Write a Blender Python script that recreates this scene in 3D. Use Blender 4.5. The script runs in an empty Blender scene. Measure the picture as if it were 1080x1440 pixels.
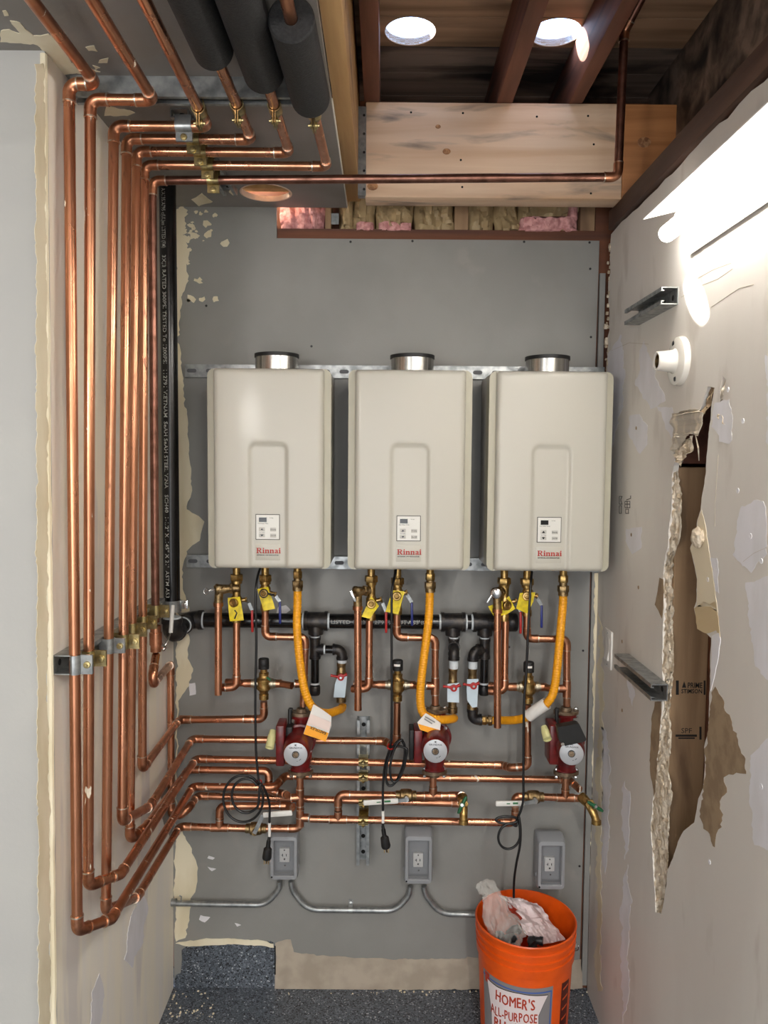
import bpy, bmesh, math, random
from mathutils import Vector, Matrix, geometry, noise
random.seed(7)
sc = bpy.context.scene
COL = sc.collection
R_ = math.radians

# ------------------------------------------------------------------ camera
F = 1080.0
CAM = Vector((0, -2.46, 1.766))
_p, _r = R_(3.8), R_(0.45)
FW = Vector((0, math.cos(_p), -math.sin(_p)))
_rt = Vector((1, 0, 0)); _up = _rt.cross(FW)
RT = _rt*math.cos(_r) + _up*math.sin(_r)
UP = _up*math.cos(_r) - _rt*math.sin(_r)
cd = bpy.data.cameras.new('camera'); cam = bpy.data.objects.new('camera', cd); COL.objects.link(cam)
cd.sensor_width = 36; cd.lens = F/1440*36; cd.clip_start = .02
cam.matrix_world = Matrix(((RT.x, UP.x, -FW.x, CAM.x), (RT.y, UP.y, -FW.y, CAM.y), (RT.z, UP.z, -FW.z, CAM.z), (0, 0, 0, 1)))
sc.camera = cam
def ray(px, py): return RT*((px-540)/F) - UP*((py-720)/F) + FW
def onY(px, py, Y): d = ray(px, py); return CAM + d*((Y-CAM.y)/d.y)      # the point of the plane y = Y seen at (px, py)
def onX(px, py, X): d = ray(px, py); return CAM + d*((X-CAM.x)/d.x)
def onZ(px, py, Z): d = ray(px, py); return CAM + d*((Z-CAM.z)/d.z)

# ------------------------------------------------------------------ world, sun, lamps, exposure
w = bpy.data.worlds.new('sky'); sc.world = w; w.use_nodes = True
nt = w.node_tree; bg = nt.nodes['Background']
sk = nt.nodes.new('ShaderNodeTexSky'); sk.sky_type = 'NISHITA'; sk.sun_disc = False
sk.sun_elevation = R_(48); sk.sun_rotation = R_(300); sk.air_density = 1.0; sk.dust_density = 1.5
nt.links.new(sk.outputs[0], bg.inputs[0]); bg.inputs[1].default_value = 1.7
def lamp(name, kind, loc, energy, col, **kw):
    l = bpy.data.lights.new(name, kind); l.energy = energy; l.color = col
    for k, v in kw.items(): setattr(l, k, v)
    o = bpy.data.objects.new(name, l); COL.objects.link(o); o.location = loc; return o
SUN = Vector((.585, -.39, -.766)).normalized()
s = lamp('sun', 'SUN', (0, 0, 5), 42, (1, .95, .88), angle=R_(.6)); s.rotation_euler = SUN.to_track_quat('-Z', 'Y').to_euler()
# unseen lights added: brightness from behind the camera, warm glow above the ceiling hole
lamp('added_fill_point', 'POINT', (-1.0, -2.95, 2.05), 50, (1, .96, .90), shadow_soft_size=.16)  # added fill point, lifts the walls and the roof boards
lamp('added_fill_strip', 'AREA', (.50, -3.5, 2.60), 72, (1, .97, .92), shape='RECTANGLE', size=.16, size_y=1.4)  # added strip of fill for general brightness
o = lamp('added_fill_panel', 'AREA', (-.6, -4.95, 1.25), 62, (.93, .96, 1), shape='RECTANGLE', size=2.2, size_y=2.1); o.rotation_euler = (R_(90), 0, 0)  # added fill panel in front of the closed rear wall, no door there
lamp('added_hole_glow', 'POINT', (-.42, .0, 2.64), 2.2, (1, .8, .62), shadow_soft_size=.02)  # added light for the warm glow in the hole, true source unknown
TUBE_POWER = 32.0
sc.view_settings.view_transform = 'Standard'; sc.view_settings.look = 'None'
sc.view_settings.exposure = -0.08; sc.view_settings.gamma = 1.0; sc.view_settings.use_curve_mapping = False

# ------------------------------------------------------------------ materials
def lin(c):
    if isinstance(c, str): c = [int(c[i:i+2], 16) for i in (0, 2, 4)]
    return tuple(((v/255)/12.92 if v/255 <= .04045 else ((v/255+.055)/1.055)**2.4) for v in c) + (1,)
MATS = {}
def M(name, col, rough=.5, metal=0, var=None, scale=(8, 8, 8), lo=.42, hi=.6, bump=0, bscale=(60, 60, 60), coat=0, detail=5, var2=None, scale2=(30, 30, 30), lo2=.6, hi2=.64, emit=0, alpha=1, trans=0, rvar=0, dist=0, bdist=.004):
    m = bpy.data.materials.new(name); m.use_nodes = True; MATS[name] = m
    t = m.node_tree; N = t.nodes; L = t.links; b = N['Principled BSDF']
    b.inputs['Base Color'].default_value = lin(col); b.inputs['Roughness'].default_value = rough
    b.inputs['Metallic'].default_value = metal; b.inputs['Coat Weight'].default_value = coat
    b.inputs['Coat Roughness'].default_value = .12
    b.inputs['Alpha'].default_value = alpha; b.inputs['Transmission Weight'].default_value = trans
    if emit: b.inputs['Emission Color'].default_value = lin(col); b.inputs['Emission Strength'].default_value = emit
    if var or bump or var2: tc = N.new('ShaderNodeTexCoord')
    def nz(sc_, det=detail):
        mp = N.new('ShaderNodeMapping'); mp.inputs['Scale'].default_value = sc_; L.new(tc.outputs['Object'], mp.inputs[0])
        n = N.new('ShaderNodeTexNoise'); n.inputs['Scale'].default_value = 1; n.inputs['Detail'].default_value = det; n.inputs['Distortion'].default_value = dist
        L.new(mp.outputs[0], n.inputs['Vector']); return n
    def ramp(src, lo, hi):
        r = N.new('ShaderNodeMapRange'); r.inputs['From Min'].default_value = lo; r.inputs['From Max'].default_value = hi; r.clamp = True
        L.new(src, r.inputs[0]); return r.outputs[0]
    cur = None
    if var:
        n = nz(scale); f = ramp(n.outputs['Fac'], lo, hi)
        mx = N.new('ShaderNodeMix'); mx.data_type = 'RGBA'; L.new(f, mx.inputs['Factor'])
        mx.inputs[6].default_value = lin(col); mx.inputs[7].default_value = lin(var); cur = mx.outputs[2]
        if rvar:
            rr = N.new('ShaderNodeMapRange'); rr.inputs['To Min'].default_value = rough; rr.inputs['To Max'].default_value = rough+rvar
            L.new(f, rr.inputs[0]); L.new(rr.outputs[0], b.inputs['Roughness'])
    if var2:
        n = nz(scale2); f = ramp(n.outputs['Fac'], lo2, hi2)
        mx = N.new('ShaderNodeMix'); mx.data_type = 'RGBA'; L.new(f, mx.inputs['Factor'])
        if cur: L.new(cur, mx.inputs[6])
        else: mx.inputs[6].default_value = lin(col)
        mx.inputs[7].default_value = lin(var2); cur = mx.outputs[2]
        if metal:
            iv = N.new('ShaderNodeMath'); iv.operation = 'SUBTRACT'; iv.inputs[0].default_value = metal; L.new(f, iv.inputs[1]); iv.use_clamp = True
            L.new(iv.outputs[0], b.inputs['Metallic'])
    if cur: L.new(cur, b.inputs['Base Color'])
    if bump:
        n = nz(bscale, 4); bp = N.new('ShaderNodeBump'); bp.inputs['Strength'].default_value = bump; bp.inputs['Distance'].default_value = bdist
        L.new(n.outputs['Fac'], bp.inputs['Height']); L.new(bp.outputs[0], b.inputs['Normal'])
    return m

copper = M('copper', 'CF9474', .26, 1, var='A06E52', scale=(14, 14, 4), lo=.42, hi=.75, rvar=.12, var2='784A34', scale2=(60, 60, 20), lo2=.62, hi2=.75)
copper_fit = M('copper_fitting', 'C78C6C', .31, 1, var='906047', scale=(45, 45, 45), lo=.42, hi=.7, rvar=.12)
copper_spl = M('copper_with_plaster_drips', 'CC8F6E', .27, 1, var='9A684E', scale=(14, 14, 4), lo=.42, hi=.75, rvar=.12, var2='E8DCC8', scale2=(55, 55, 18), lo2=.665, hi2=.685)
copper_dark = M('dull_brown_copper', '94695A', .34, 1, var='6B4A3E', scale=(30, 30, 30), lo=.4, hi=.7, rvar=.1)
solder = M('solder', 'D9D2C4', .35, 1, var='C09070', scale=(80, 80, 80))
brass = M('brass', 'BA9A62', .34, 1, var='876C3E', scale=(60, 60, 60), rvar=.15, bump=.08, bscale=(150, 150, 150))
brass_dull = M('dull_cast_brass', 'A48C66', .45, 1, var='786344', scale=(70, 70, 70), bump=.15, bscale=(200, 200, 200))
yzinc = M('yellow_zinc', 'C2B07C', .3, 1, var='9A8C66', scale=(60, 60, 60), rvar=.1)
zinc = M('galvanized_steel', 'A6A8A8', .36, .8, var='828686', scale=(45, 45, 45), lo=.38, hi=.66, rvar=.12)
chrome = M('bright_steel', 'D8D8D6', .2, 1)
iron = M('black_iron', '2F2E30', .40, .65, var='45403C', scale=(50, 50, 50), bump=.15, bscale=(160, 160, 160))
ironpipe = M('black_lacquered_pipe', '0B0B0C', .22, .1, var='1C1B1B', scale=(30, 30, 8), bump=.05, bscale=(60, 60, 60))
tape = M('white_thread_tape', 'C9CFD2', .6)
white_ink = M('white_ink', 'A9A9A4', .6)
black_ink = M('black_ink', '1B1815', .7)
heater_w = M('heater_enamel', 'BAB6AA', .40, 0, coat=.12)
heater_t = M('heater_trim', 'ABA693', .42, 0)
heater_side = M('heater_casing', 'B4B1AA', .4, 0)
panel_m = M('control_panel_film', 'D9D7D0', .35)
panel_b = M('control_panel_border', '4E4B44', .5)
lcd = M('dark_display', '0E0F10', .15)
button_m = M('button_grey', 'B9B6AE', .45)
red_ink = M('red_ink', 'B3261E', .5)
alum = M('brushed_aluminium', 'C9C8C4', .26, 1, var='A9A8A4', scale=(200, 200, 6))
rubber = M('black_rubber', '151515', .55)
cordm = M('black_cord', '101011', .4)
flex = M('yellow_coated_hose', 'E39A12', .42, 0)
tagy = M('yellow_tag', 'E8CE12', .5, 0, var='CDB410', scale=(60, 60, 60))
tagw = M('white_tag', 'E4E0DA', .6)
tagpink = M('pale_pink_print', 'E3CFC6', .6)
tagor = M('orange_tag', 'F0A010', .55)
tagblue = M('pale_blue_tag', 'C4D4DE', .5)
redh = M('red_vinyl', 'A81A16', .35)
blueh = M('blue_vinyl', '16216C', .35)
whiteh = M('white_vinyl', 'E2E0DA', .35)
greenh = M('green_enamel', '1E5A38', .35)
greenink = M('green_ink', '3C7A50', .6)
pumpred = M('pump_red', '6C1010', .34, 0, coat=.15, var='560C0C', scale=(40, 40, 40))
pumpgrey = M('pump_flange_iron', '8E7A64', .5, .7, var='6B5846', scale=(60, 60, 60), bump=.15, bscale=(120, 120, 120))
plate_m = M('silver_nameplate', 'B4B5B8', .4, .35)
plugm = M('pale_yellow_plastic', 'CFCB92', .45)
boxgrey = M('grey_plastic', '8E9093', .42)
boxwin = M('smoky_clear_plastic', '9A9CA0', .22, 0, alpha=.16)
recm = M('receptacle_white', 'E0DEDA', .35)
bucket_m = M('orange_plastic', 'E2570F', .36, 0, var='D24E0C', scale=(12, 12, 12))
label_grey = M('label_grey', '837F80', .5)
label_white = M('label_white', 'E2D6D6', .5)
label_dark = M('label_maroon', '4A0F08', .5)
label_blue = M('label_blue', '3C5FA8', .5)
label_red = M('label_red_brown', 'AF3510', .5)
bagclear = M('clear_plastic_bag', 'ECE8E0', .16, 0, alpha=.24, var='F6F2EA', scale=(40, 40, 40), bump=.9, bscale=(45, 45, 20))
bagwhite = M('white_plastic_bag', 'E2D2D2', .4, 0, var='D0BcBc'.upper(), scale=(15, 15, 15), bump=.5, bscale=(35, 35, 35))
darkfit = M('dark_fittings', '2A2A2C', .35, .4)
foam = M('black_foam', '131314', .7, 0, var='202021', scale=(200, 200, 200), bump=.5, bscale=(260, 260, 260), bdist=.002)
reflector = M('white_reflector', 'EFEDE8', .4)
porcelain = M('porcelain', 'DDD9D0', .22, 0, coat=.3)
switch_m = M('switch_white', 'DBD8D2', .35)
paper = M('kraft_paper', 'B09A74', .6, 0, var='9A8460', scale=(14, 14, 14), bump=.3, bscale=(25, 25, 25))
pink = M('pink_fibreglass', 'D9A3A0', .9, 0, var='B97F7E', scale=(60, 60, 60), bump=.8, bscale=(90, 90, 90))
gyps = M('gypsum_core', 'DFD2BE', .9, 0, var='BBA88E', scale=(60, 60, 40), bump=1.0, bscale=(70, 70, 70), bdist=.01)
paperg = M('painted_torn_paper', 'B4AA9C', .75, 0, var='D8CCB8', scale=(30, 30, 12), bump=.6, bscale=(40, 40, 30))
brownpaper = M('bare_brown_paper', '9A8468', .85, 0, var='877158', scale=(25, 25, 25), bump=.2, bscale=(80, 80, 80))
cream = M('cream_compound', 'E6DCC2', .75, 0, var='DACEB0', scale=(12, 12, 4), bump=.25, bscale=(25, 25, 12))
compound = M('white_compound', 'E2E0E4', .7, 0, var='DAD8DA', scale=(15, 15, 6), bump=.2, bscale=(25, 25, 12))
greypaint = M('grey_wall_paint', '84837F', .5, 0, var='8A8985', scale=(4, 4, 4), var2='8C8984', scale2=(9, 9, 9), lo2=.62, hi2=.7, bump=.06, bscale=(120, 120, 120))
greysmear = M('grey_paint_smear', '87827B', .55, 0, bump=.05)
greyceil = M('grey_ceiling_paint', '807B75', .55, 0, var='888480', scale=(5, 5, 5), bump=.08, bscale=(100, 100, 100))
leftwall_m = M('skimmed_left_wall', 'EEE9E0', .62, 0, var='F4EDDC', scale=(3, 7, .9), lo=.44, hi=.56, var2='DDD7D0', scale2=(3, 9, 1.1), lo2=.56, hi2=.63, bump=.2, bscale=(20, 20, 5))
rightwall_m = M('taped_right_wall', 'D4CEC6', .6, 0, var='DBD6CE', scale=(3, 3.5, 1.2), lo=.42, hi=.6, var2='CAC3BA', scale2=(5, 8, 3), lo2=.58, hi2=.66, bump=.15, bscale=(25, 25, 8))
frontwall_m = M('plain_painted_wall', 'B0AFAC', .6, 0, var='B4B3AF', scale=(3, 3, 3), bump=.08, bscale=(90, 90, 90))
tanprimer = M('tan_primer', 'AFA393', .65, 0, var='A09484', scale=(12, 12, 12))
blackgap = M('dark_gap', '0D0B0A', .9)

def wood(name, c1, c2, axis, c3=None, rough=.65, lo=.4, hi=.66, s=1.0, bump=.25, lo2=.6, hi2=.72, s2=None):
    a = {'x': (1.2, 22, 22), 'y': (22, 1.2, 22), 'z': (22, 22, 1.2)}[axis]
    b = {'x': (2.2, 7, 7), 'y': (7, 2.2, 7), 'z': (7, 7, 2.2)}[axis]
    return M(name, c1, rough, 0, var=c2, scale=tuple(v*s for v in a), lo=lo, hi=hi, dist=.6, bump=bump, bscale=tuple(v*3*s for v in a), var2=c3, scale2=s2 or b, lo2=lo2, hi2=hi2)
w_header = wood('pale_fir_beam', 'EACDB0', 'D4AE8A', 'x', '7A6E66', s=.8, lo2=.55, hi2=.72, s2=(3.2, 13, 13))
w_joist = wood('dark_red_joist', '80503C', '5C3628', 'y', '3A241B')
w_deck = wood('old_roof_boards', 'AC8B6E', '86694F', 'x', '40332A', lo2=.54, hi2=.7, s2=(1.5, 5, 5))
w_deck2 = wood('blackened_roof_boards', '8A776A', '5E4E43', 'x', '1E1916', lo2=.44, hi2=.60, s2=(2.6, 6, 6))
w_stud = wood('fir_stud', 'A08262', '86694C', 'z', '755A42')
w_orange = wood('orange_wood', 'C08350', 'A0683C', 'x', '8A5630')
w_plate = wood('weathered_plate', '5F4436', '48332A', 'y', '30231E')
w_brown = wood('brown_sill', '6E4026', '543020', 'x', '3A2318')
w_ply = wood('pale_plywood', 'C09A68', 'A8804E', 'z')
w_plyy = wood('pale_board', 'BE9866', 'A67E50', 'y', '7A5636')

def floor_material():
    m = bpy.data.materials.new('speckled_epoxy'); m.use_nodes = True; t = m.node_tree; N = t.nodes; L = t.links; b = N['Principled BSDF']
    tc = N.new('ShaderNodeTexCoord'); v = N.new('ShaderNodeTexVoronoi'); v.inputs['Scale'].default_value = 260
    L.new(tc.outputs['Object'], v.inputs['Vector']); r = N.new('ShaderNodeValToRGB'); r.color_ramp.interpolation = 'CONSTANT'
    sp = N.new('ShaderNodeSeparateColor'); L.new(v.outputs['Color'], sp.inputs[0]); L.new(sp.outputs[0], r.inputs[0])
    cr = r.color_ramp; cr.elements[0].position = 0; cr.elements[0].color = lin('1C1F24'); cr.elements[1].position = .16; cr.elements[1].color = lin('4A5058')
    for p_, c_ in ((.5, '565D65'), (.72, '646B74'), (.90, '7A8089'), (.975, 'B4B8BC')):
        e = cr.elements.new(p_); e.color = lin(c_)
    L.new(r.outputs[0], b.inputs['Base Color']); b.inputs['Roughness'].default_value = .32; return m
epoxy = floor_material()

# ------------------------------------------------------------------ mesh helpers
WL = {}
def V(*a): return Vector(a)
def frame(d):
    d = d.normalized(); u = d.orthogonal().normalized()
    if abs(d.z) < .95: u = d.cross(V(0, 0, 1)).normalized()
    return u, d.cross(u).normalized()
def tube(bm, pts, r, seg=14, caps=True, mi=0):
    pts = [Vector(p) for p in pts]; n = len(pts); rs = r if isinstance(r, (list, tuple)) else [r]*n
    d0 = (pts[1]-pts[0]).normalized(); u, v = frame(d0); rings = []; prev = d0
    for i, p in enumerate(pts):
        d = (pts[min(i+1, n-1)]-pts[max(i-1, 0)]).normalized()
        q = prev.rotation_difference(d); u = (q @ u); u = (u - d*u.dot(d)).normalized(); v = d.cross(u); prev = d
        rings.append([bm.verts.new(p + (u*math.cos(2*math.pi*k/seg)+v*math.sin(2*math.pi*k/seg))*rs[i]) for k in range(seg)])
    for a, b in zip(rings, rings[1:]):
        for k in range(seg):
            f = bm.faces.new((a[k], a[(k+1) % seg], b[(k+1) % seg], b[k])); f.material_index = mi; f.smooth = True
    if caps:
        f = bm.faces.new(rings[0][::-1]); f.material_index = mi
        f = bm.faces.new(rings[-1]); f.material_index = mi
def cyl(bm, a, b, r, seg=16, r2=None, mi=0): tube(bm, [a, b], [r, r if r2 is None else r2], seg, True, mi)
def ring(bm, a, b, r, ri, seg=20, mi=0):      # a sleeve: hollow cylinder
    lathe(bm, [(0, ri), (0, r), ((Vector(b)-Vector(a)).length, r), ((Vector(b)-Vector(a)).length, ri), (0, ri)], a, Vector(b)-Vector(a), seg, mi)
def lathe(bm, prof, a, axis, seg=20, mi=0):
    a = Vector(a); d = Vector(axis).normalized(); u, v = frame(d); rings = []
    for h, r in prof:
        if r < 1e-6: rings.append([bm.verts.new(a+d*h)])
        else: rings.append([bm.verts.new(a+d*h+(u*math.cos(2*math.pi*k/seg)+v*math.sin(2*math.pi*k/seg))*r) for k in range(seg)])
    for A, B in zip(rings, rings[1:]):
        if len(A) == 1 and len(B) == 1: continue
        for k in range(seg):
            k2 = (k+1) % seg
            if len(A) == 1: vs = (A[0], B[k2], B[k])
            elif len(B) == 1: vs = (A[k], A[k2], B[0])
            else: vs = (A[k], A[k2], B[k2], B[k])
            f = bm.faces.new(vs); f.material_index = mi; f.smooth = True
def hexn(bm, c, axis, r, h, mi=0):
    d = Vector(axis).normalized(); c = Vector(c); lathe(bm, [(-h/2, 0), (-h/2, r*.93), (-h/2+.0015, r), (h/2-.0015, r), (h/2, r*.93), (h/2, 0)], c, d, 6, mi)
def box(bm, c, s, rot=None, bev=0, mi=0, seg=2):
    t = bmesh.new(); bmesh.ops.create_cube(t, size=1)
    for v in t.verts: v.co = V(v.co.x*s[0], v.co.y*s[1], v.co.z*s[2])
    if bev: bmesh.ops.bevel(t, geom=t.edges[:], offset=bev, segments=seg, affect='EDGES', profile=.5)
    if rot: 
        for v in t.verts: v.co = rot @ v.co
    mp = {v: bm.verts.new(v.co+Vector(c)) for v in t.verts}
    for f in t.faces:
        g = bm.faces.new([mp[v] for v in f.verts]); g.material_index = mi
    t.free()
def prism(bm, outer, nrm, th, holes=(), mi=0):     # flat polygon (3-D points) with holes, given thickness along nrm
    loops = [[Vector(p) for p in outer]] + [[Vector(p) for p in h] for h in holes]
    flat = [p for l in loops for p in l]; tr = geometry.tessellate_polygon(loops); nv = Vector(nrm).normalized()*th
    A = [bm.verts.new(p) for p in flat]; B = [bm.verts.new(p+nv) for p in flat]
    for t in tr:
        try:
            f = bm.faces.new([A[i] for i in t]); f.material_index = mi
            f = bm.faces.new([B[i] for i in reversed(t)]); f.material_index = mi
        except ValueError: pass
    o = 0
    for l in loops:
        n = len(l)
        for i in range(n):
            f = bm.faces.new((A[o+i], A[o+(i+1) % n], B[o+(i+1) % n], B[o+i])); f.material_index = mi
        o += n
def sweep_profile(bm, prof, a, b, side, upv, mi=0):   # closed profile list (s, t) swept from a to b
    a, b, side, upv = Vector(a), Vector(b), Vector(side), Vector(upv)
    A = [bm.verts.new(a+side*s+upv*t) for s, t in prof]; B = [bm.verts.new(b+side*s+upv*t) for s, t in prof]; n = len(prof)
    for i in range(n): f = bm.faces.new((A[i], A[(i+1) % n], B[(i+1) % n], B[i])); f.material_index = mi
    for tri in geometry.tessellate_polygon([[V(s, t, 0) for s, t in prof]]):
        bm.faces.new([A[i] for i in tri]); bm.faces.new([B[i] for i in reversed(tri)])
def arc_corner(p0, p1, p2, rad, n=6):
    d1 = (p1-p0).normalized(); d2 = (p2-p1).normalized(); th = d1.angle(d2)
    if th < .02: return [p1], 0
    t = rad*math.tan(th/2); t = min(t, (p1-p0).length*.48, (p2-p1).length*.48); rad = t/math.tan(th/2)
    c = p1 + (d2-d1).normalized()*(rad/math.cos(th/2)); s = (p1-d1*t)-c; ax = d1.cross(d2).normalized()
    return [c + Matrix.Rotation(th*k/n, 3, ax) @ s for k in range(n+1)], t
def fillet(pts, rad, n=6):
    pts = [Vector(p) for p in pts]; out = [pts[0]]
    for i in range(1, len(pts)-1): out += arc_corner(pts[i-1], pts[i], pts[i+1], rad, n)[0]
    return out + [pts[-1]]
def smooth_path(pts, n=8):
    P = [Vector(p) for p in pts]; P = [P[0]*2-P[1]] + P + [P[-1]*2-P[-2]]; out = []
    for i in range(1, len(P)-2):
        a, b, c, d = P[i-1:i+3]
        for k in range(n):
            t = k/n; out.append(.5*((2*b)+(c-a)*t+(2*a-5*b+4*c-d)*t*t+(3*b-a-3*c+d)*t**3))
    return out + [P[-2]]

def obj(name, bm, mat, parent=None, sharp=40, ns=True):
    bmesh.ops.remove_doubles(bm, verts=bm.verts, dist=1e-6)
    bmesh.ops.recalc_face_normals(bm, faces=bm.faces)
    if parent is None:
        if len(bm.verts):
            xs = [v.co.x for v in bm.verts]; ys = [v.co.y for v in bm.verts]; zs = [v.co.z for v in bm.verts]
            base = V((min(xs)+max(xs))/2, (min(ys)+max(ys))/2, min(zs))
        else: base = V(0, 0, 0)
    else: base = WL[parent.name]
    bmesh.ops.translate(bm, vec=-base, verts=bm.verts)
    me = bpy.data.meshes.new(name); bm.to_mesh(me); bm.free()
    for m in (mat if isinstance(mat, (list, tuple)) else [mat]): me.materials.append(m)
    if ns:
        for p in me.polygons: p.use_smooth = True
        me.set_sharp_from_angle(angle=R_(sharp))
    o = bpy.data.objects.new(name, me); COL.objects.link(o)
    if parent is None: o.location = base
    else: o.parent = parent
    WL[o.name] = base.copy(); return o
def thing(name, label, cat, loc, group=None):
    o = bpy.data.objects.new(name, None); COL.objects.link(o); o.location = loc; o.empty_display_size = .02
    o['label'] = label; o['category'] = cat
    if group: o['group'] = group
    WL[o.name] = Vector(loc); return o
def tag(o, label, cat, group=None, kind=None):
    if label: o['label'] = label
    if cat: o['category'] = cat
    if group: o['group'] = group
    if kind: o['kind'] = kind
    return o
def struct(o): o['kind'] = 'structure'; return o
def B(): return bmesh.new()
def text_bm(body, size, fn, bold=0, ext=0):
    c = bpy.data.curves.new('t', 'FONT'); c.body = body; c.size = size; c.align_x = 'CENTER'; c.align_y = 'CENTER'; c.offset = bold; c.extrude = ext; c.resolution_u = 2
    o = bpy.data.objects.new('t', c); COL.objects.link(o); dg = bpy.context.evaluated_depsgraph_get()
    me = bpy.data.meshes.new_from_object(o.evaluated_get(dg)); bm = bmesh.new(); bm.from_mesh(me)
    bpy.data.objects.remove(o); bpy.data.curves.remove(c); bpy.data.meshes.remove(me)
    for v in bm.verts: v.co = fn(v.co.x, v.co.y)
    return bm
def ragged(px, plane, amp=3.0, step=8, seed=0):    # pixel outline -> ragged points on a plane function
    out = []; n = len(px); step = min(step, 4.5); off = V(seed*3.7, seed*1.9, 0)
    for i in range(n):
        (x0, y0), (x1, y1) = px[i], px[(i+1) % n]; L = math.hypot(x1-x0, y1-y0); k = max(1, int(L/step))
        for j in range(k):
            t = j/k; x, y = x0+(x1-x0)*t, y0+(y1-y0)*t; q = V(x*.055, y*.055, 0)+off; q2 = V(x*.21, y*.21, 3)+off
            d = noise.noise_vector(q)*1.25+noise.noise_vector(q2)*.75
            out.append(plane(x+amp*1.5*d.x, y+amp*1.5*d.y))
    return out
# ------------------------------------------------------------------ room shell
XL, XR, ZC = -.69, .692, 2.555
YF = -.915                                  # where the alcove's left wall ends and the room widens
HT = onY(505, 143, -.2).z; HB = onY(505, 277, -.2).z      # header beam top and bottom
ZD = HT + .140                              # underside of the roof boards
def bx(name, x0, x1, y0, y1, z0, z1, m, parent=None, bev=0):
    b = B(); box(b, ((x0+x1)/2, (y0+y1)/2, (z0+z1)/2), (x1-x0, y1-y0, z1-z0), None, bev); return obj(name, b, m, parent, ns=False)
def PB(x, y): return onY(x, y, 0.0)
def XW(z): return -.693+.028*z/2.555        # the left wall leans a little
def PL(x, y):
    p = onX(x, y, XL)
    for _ in range(4): p = onX(x, y, XW(p.z))
    return p
def PR(x, y): return onX(x, y, XR)
def PC(x, y): return onZ(x, y, ZC)

fl = struct(bx('floor', -3, 2.2, -5, .1, -.08, 0, epoxy))
# left wall of the alcove, its front return and the corner bead
b = B(); prism(b, [V(XW(0), 0, 0), V(XW(ZC), 0, ZC), V(XW(ZC), YF+.0131, ZC), V(XW(0), YF+.0131, 0)], (-1, 0, 0), .013)
wl = struct(obj('wall_left', b, leftwall_m, ns=False))
b = B(); prism(b, [V(-3, YF, 0), V(XW(0), YF, 0), V(XW(ZC), YF, ZC), V(-3, YF, ZC)], (0, 1, 0), .013)
wf = struct(obj('wall_front', b, frontwall_m, ns=False))
b = B(); rnd = random.Random(3)
pts = [V(XW(z*.05)-.004, YF+.004, z*.05) for z in range(0, 52)]
tube(b, [p+V(rnd.uniform(-.001, .001), rnd.uniform(-.001, .001), 0) for p in pts], .007, 8); obj('corner_bead', b, cream, wl)
# walls of the room behind the camera (out of frame, they hold and reflect the light)
struct(bx('wall_rear', -3, 2.2, -5.1, -5, 0, 3.1, frontwall_m)); struct(bx('wall_side', -3.1, -3, -5, YF, 0, 3.1, frontwall_m))
struct(bx('wall_outer', 2.2, 2.3, -5, .2, 0, 3.1, frontwall_m))

# back wall: drywall sheet with the cut along the top and the cut-out at the bottom left corner
xr = PB(828, 900).x
c1, c2, c3 = PB(389, 335), PB(389, 335), PB(843, 338)
n1, n2 = PB(250, 1327), PB(386, 1326)
out = [V(XL, 0, ZC), V(c1.x, 0, ZC), V(c1.x, 0, c1.z), V(c3.x, 0, c1.z), V(c3.x-.004, 0, 1.9), V(xr, 0, .9), V(xr-.003, 0, .015), V(n2.x, 0, .015)] + \
      [V(n2.x, 0, n2.z)] + [PB(x, y) for x, y in ((380, 1323), (345, 1326), (300, 1325), (268, 1325), (262, 1331), (255, 1336), (256, 1350), (254, 1368), (247, 1371), (245, 1380))] + [V(XL, 0, .06)]
b = B(); prism(b, out, (0, 1, 0), .013)
wb = struct(obj('wall_back', b, greypaint, ns=False))
bx('drywall_strip', PB(830.5, 900).x, XR-.001, .0, .013, .02, c1.z-.1, greypaint, wb)
bx('stud', c3.x-.01, XR+.05, .016, .10, 0, HB+.2, w_brown, wb)
bx('sheathing', -1, 2.2, .11, .13, 0, ZD+.02, w_brown, wb)
sp = c1.z
bx('sill_plate', c1.x-.12, XR+.02, .014, .10, sp-.022, PB(600, 321).z, w_brown, wb)
for x0, x1 in ((457, 465), (640, 659), (818, 838)):
    bx('stud', PB(x0, 300).x, PB(x1, 300).x, .012, .10, PB(600, 321).z, HB+.22, w_stud, wb)
b = B(); q = PB(470, 305); box(b, (q.x, .02, q.z), (.026, .002, .034), None, 0)
cyl(b, (q.x, .019, q.z+.006), (q.x, .017, q.z+.006), .003, 8); obj('nail_plate', b, zinc, wb)
# screws showing in the drywall
for x, y in ((493, 340), (580, 339), (737, 340), (829, 341), (830, 378), (831, 474), (438, 487), (716, 910), (820, 915), (290, 430), (815, 1218)):
    b = B(); p = PB(x, y); lathe(b, [(0, 0), (0, .004), (.0006, .0038), (.0008, 0)], p+V(0, .0002, 0), (0, -1, 0), 8); obj('drywall_screw', b, darkfit, wb)
def patch(name, px, plane, nrm, m, parent, amp=2.5, step=7, th=.0012, seed=0):
    if plane is PR and amp > .9: amp, th = 2.4, min(th, .0004)
    b = B(); prism(b, ragged(px, plane, amp, step, seed), nrm, th); o = obj(name, b, m, parent, ns=False); return o
NB = (0, -1, 0)
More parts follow.
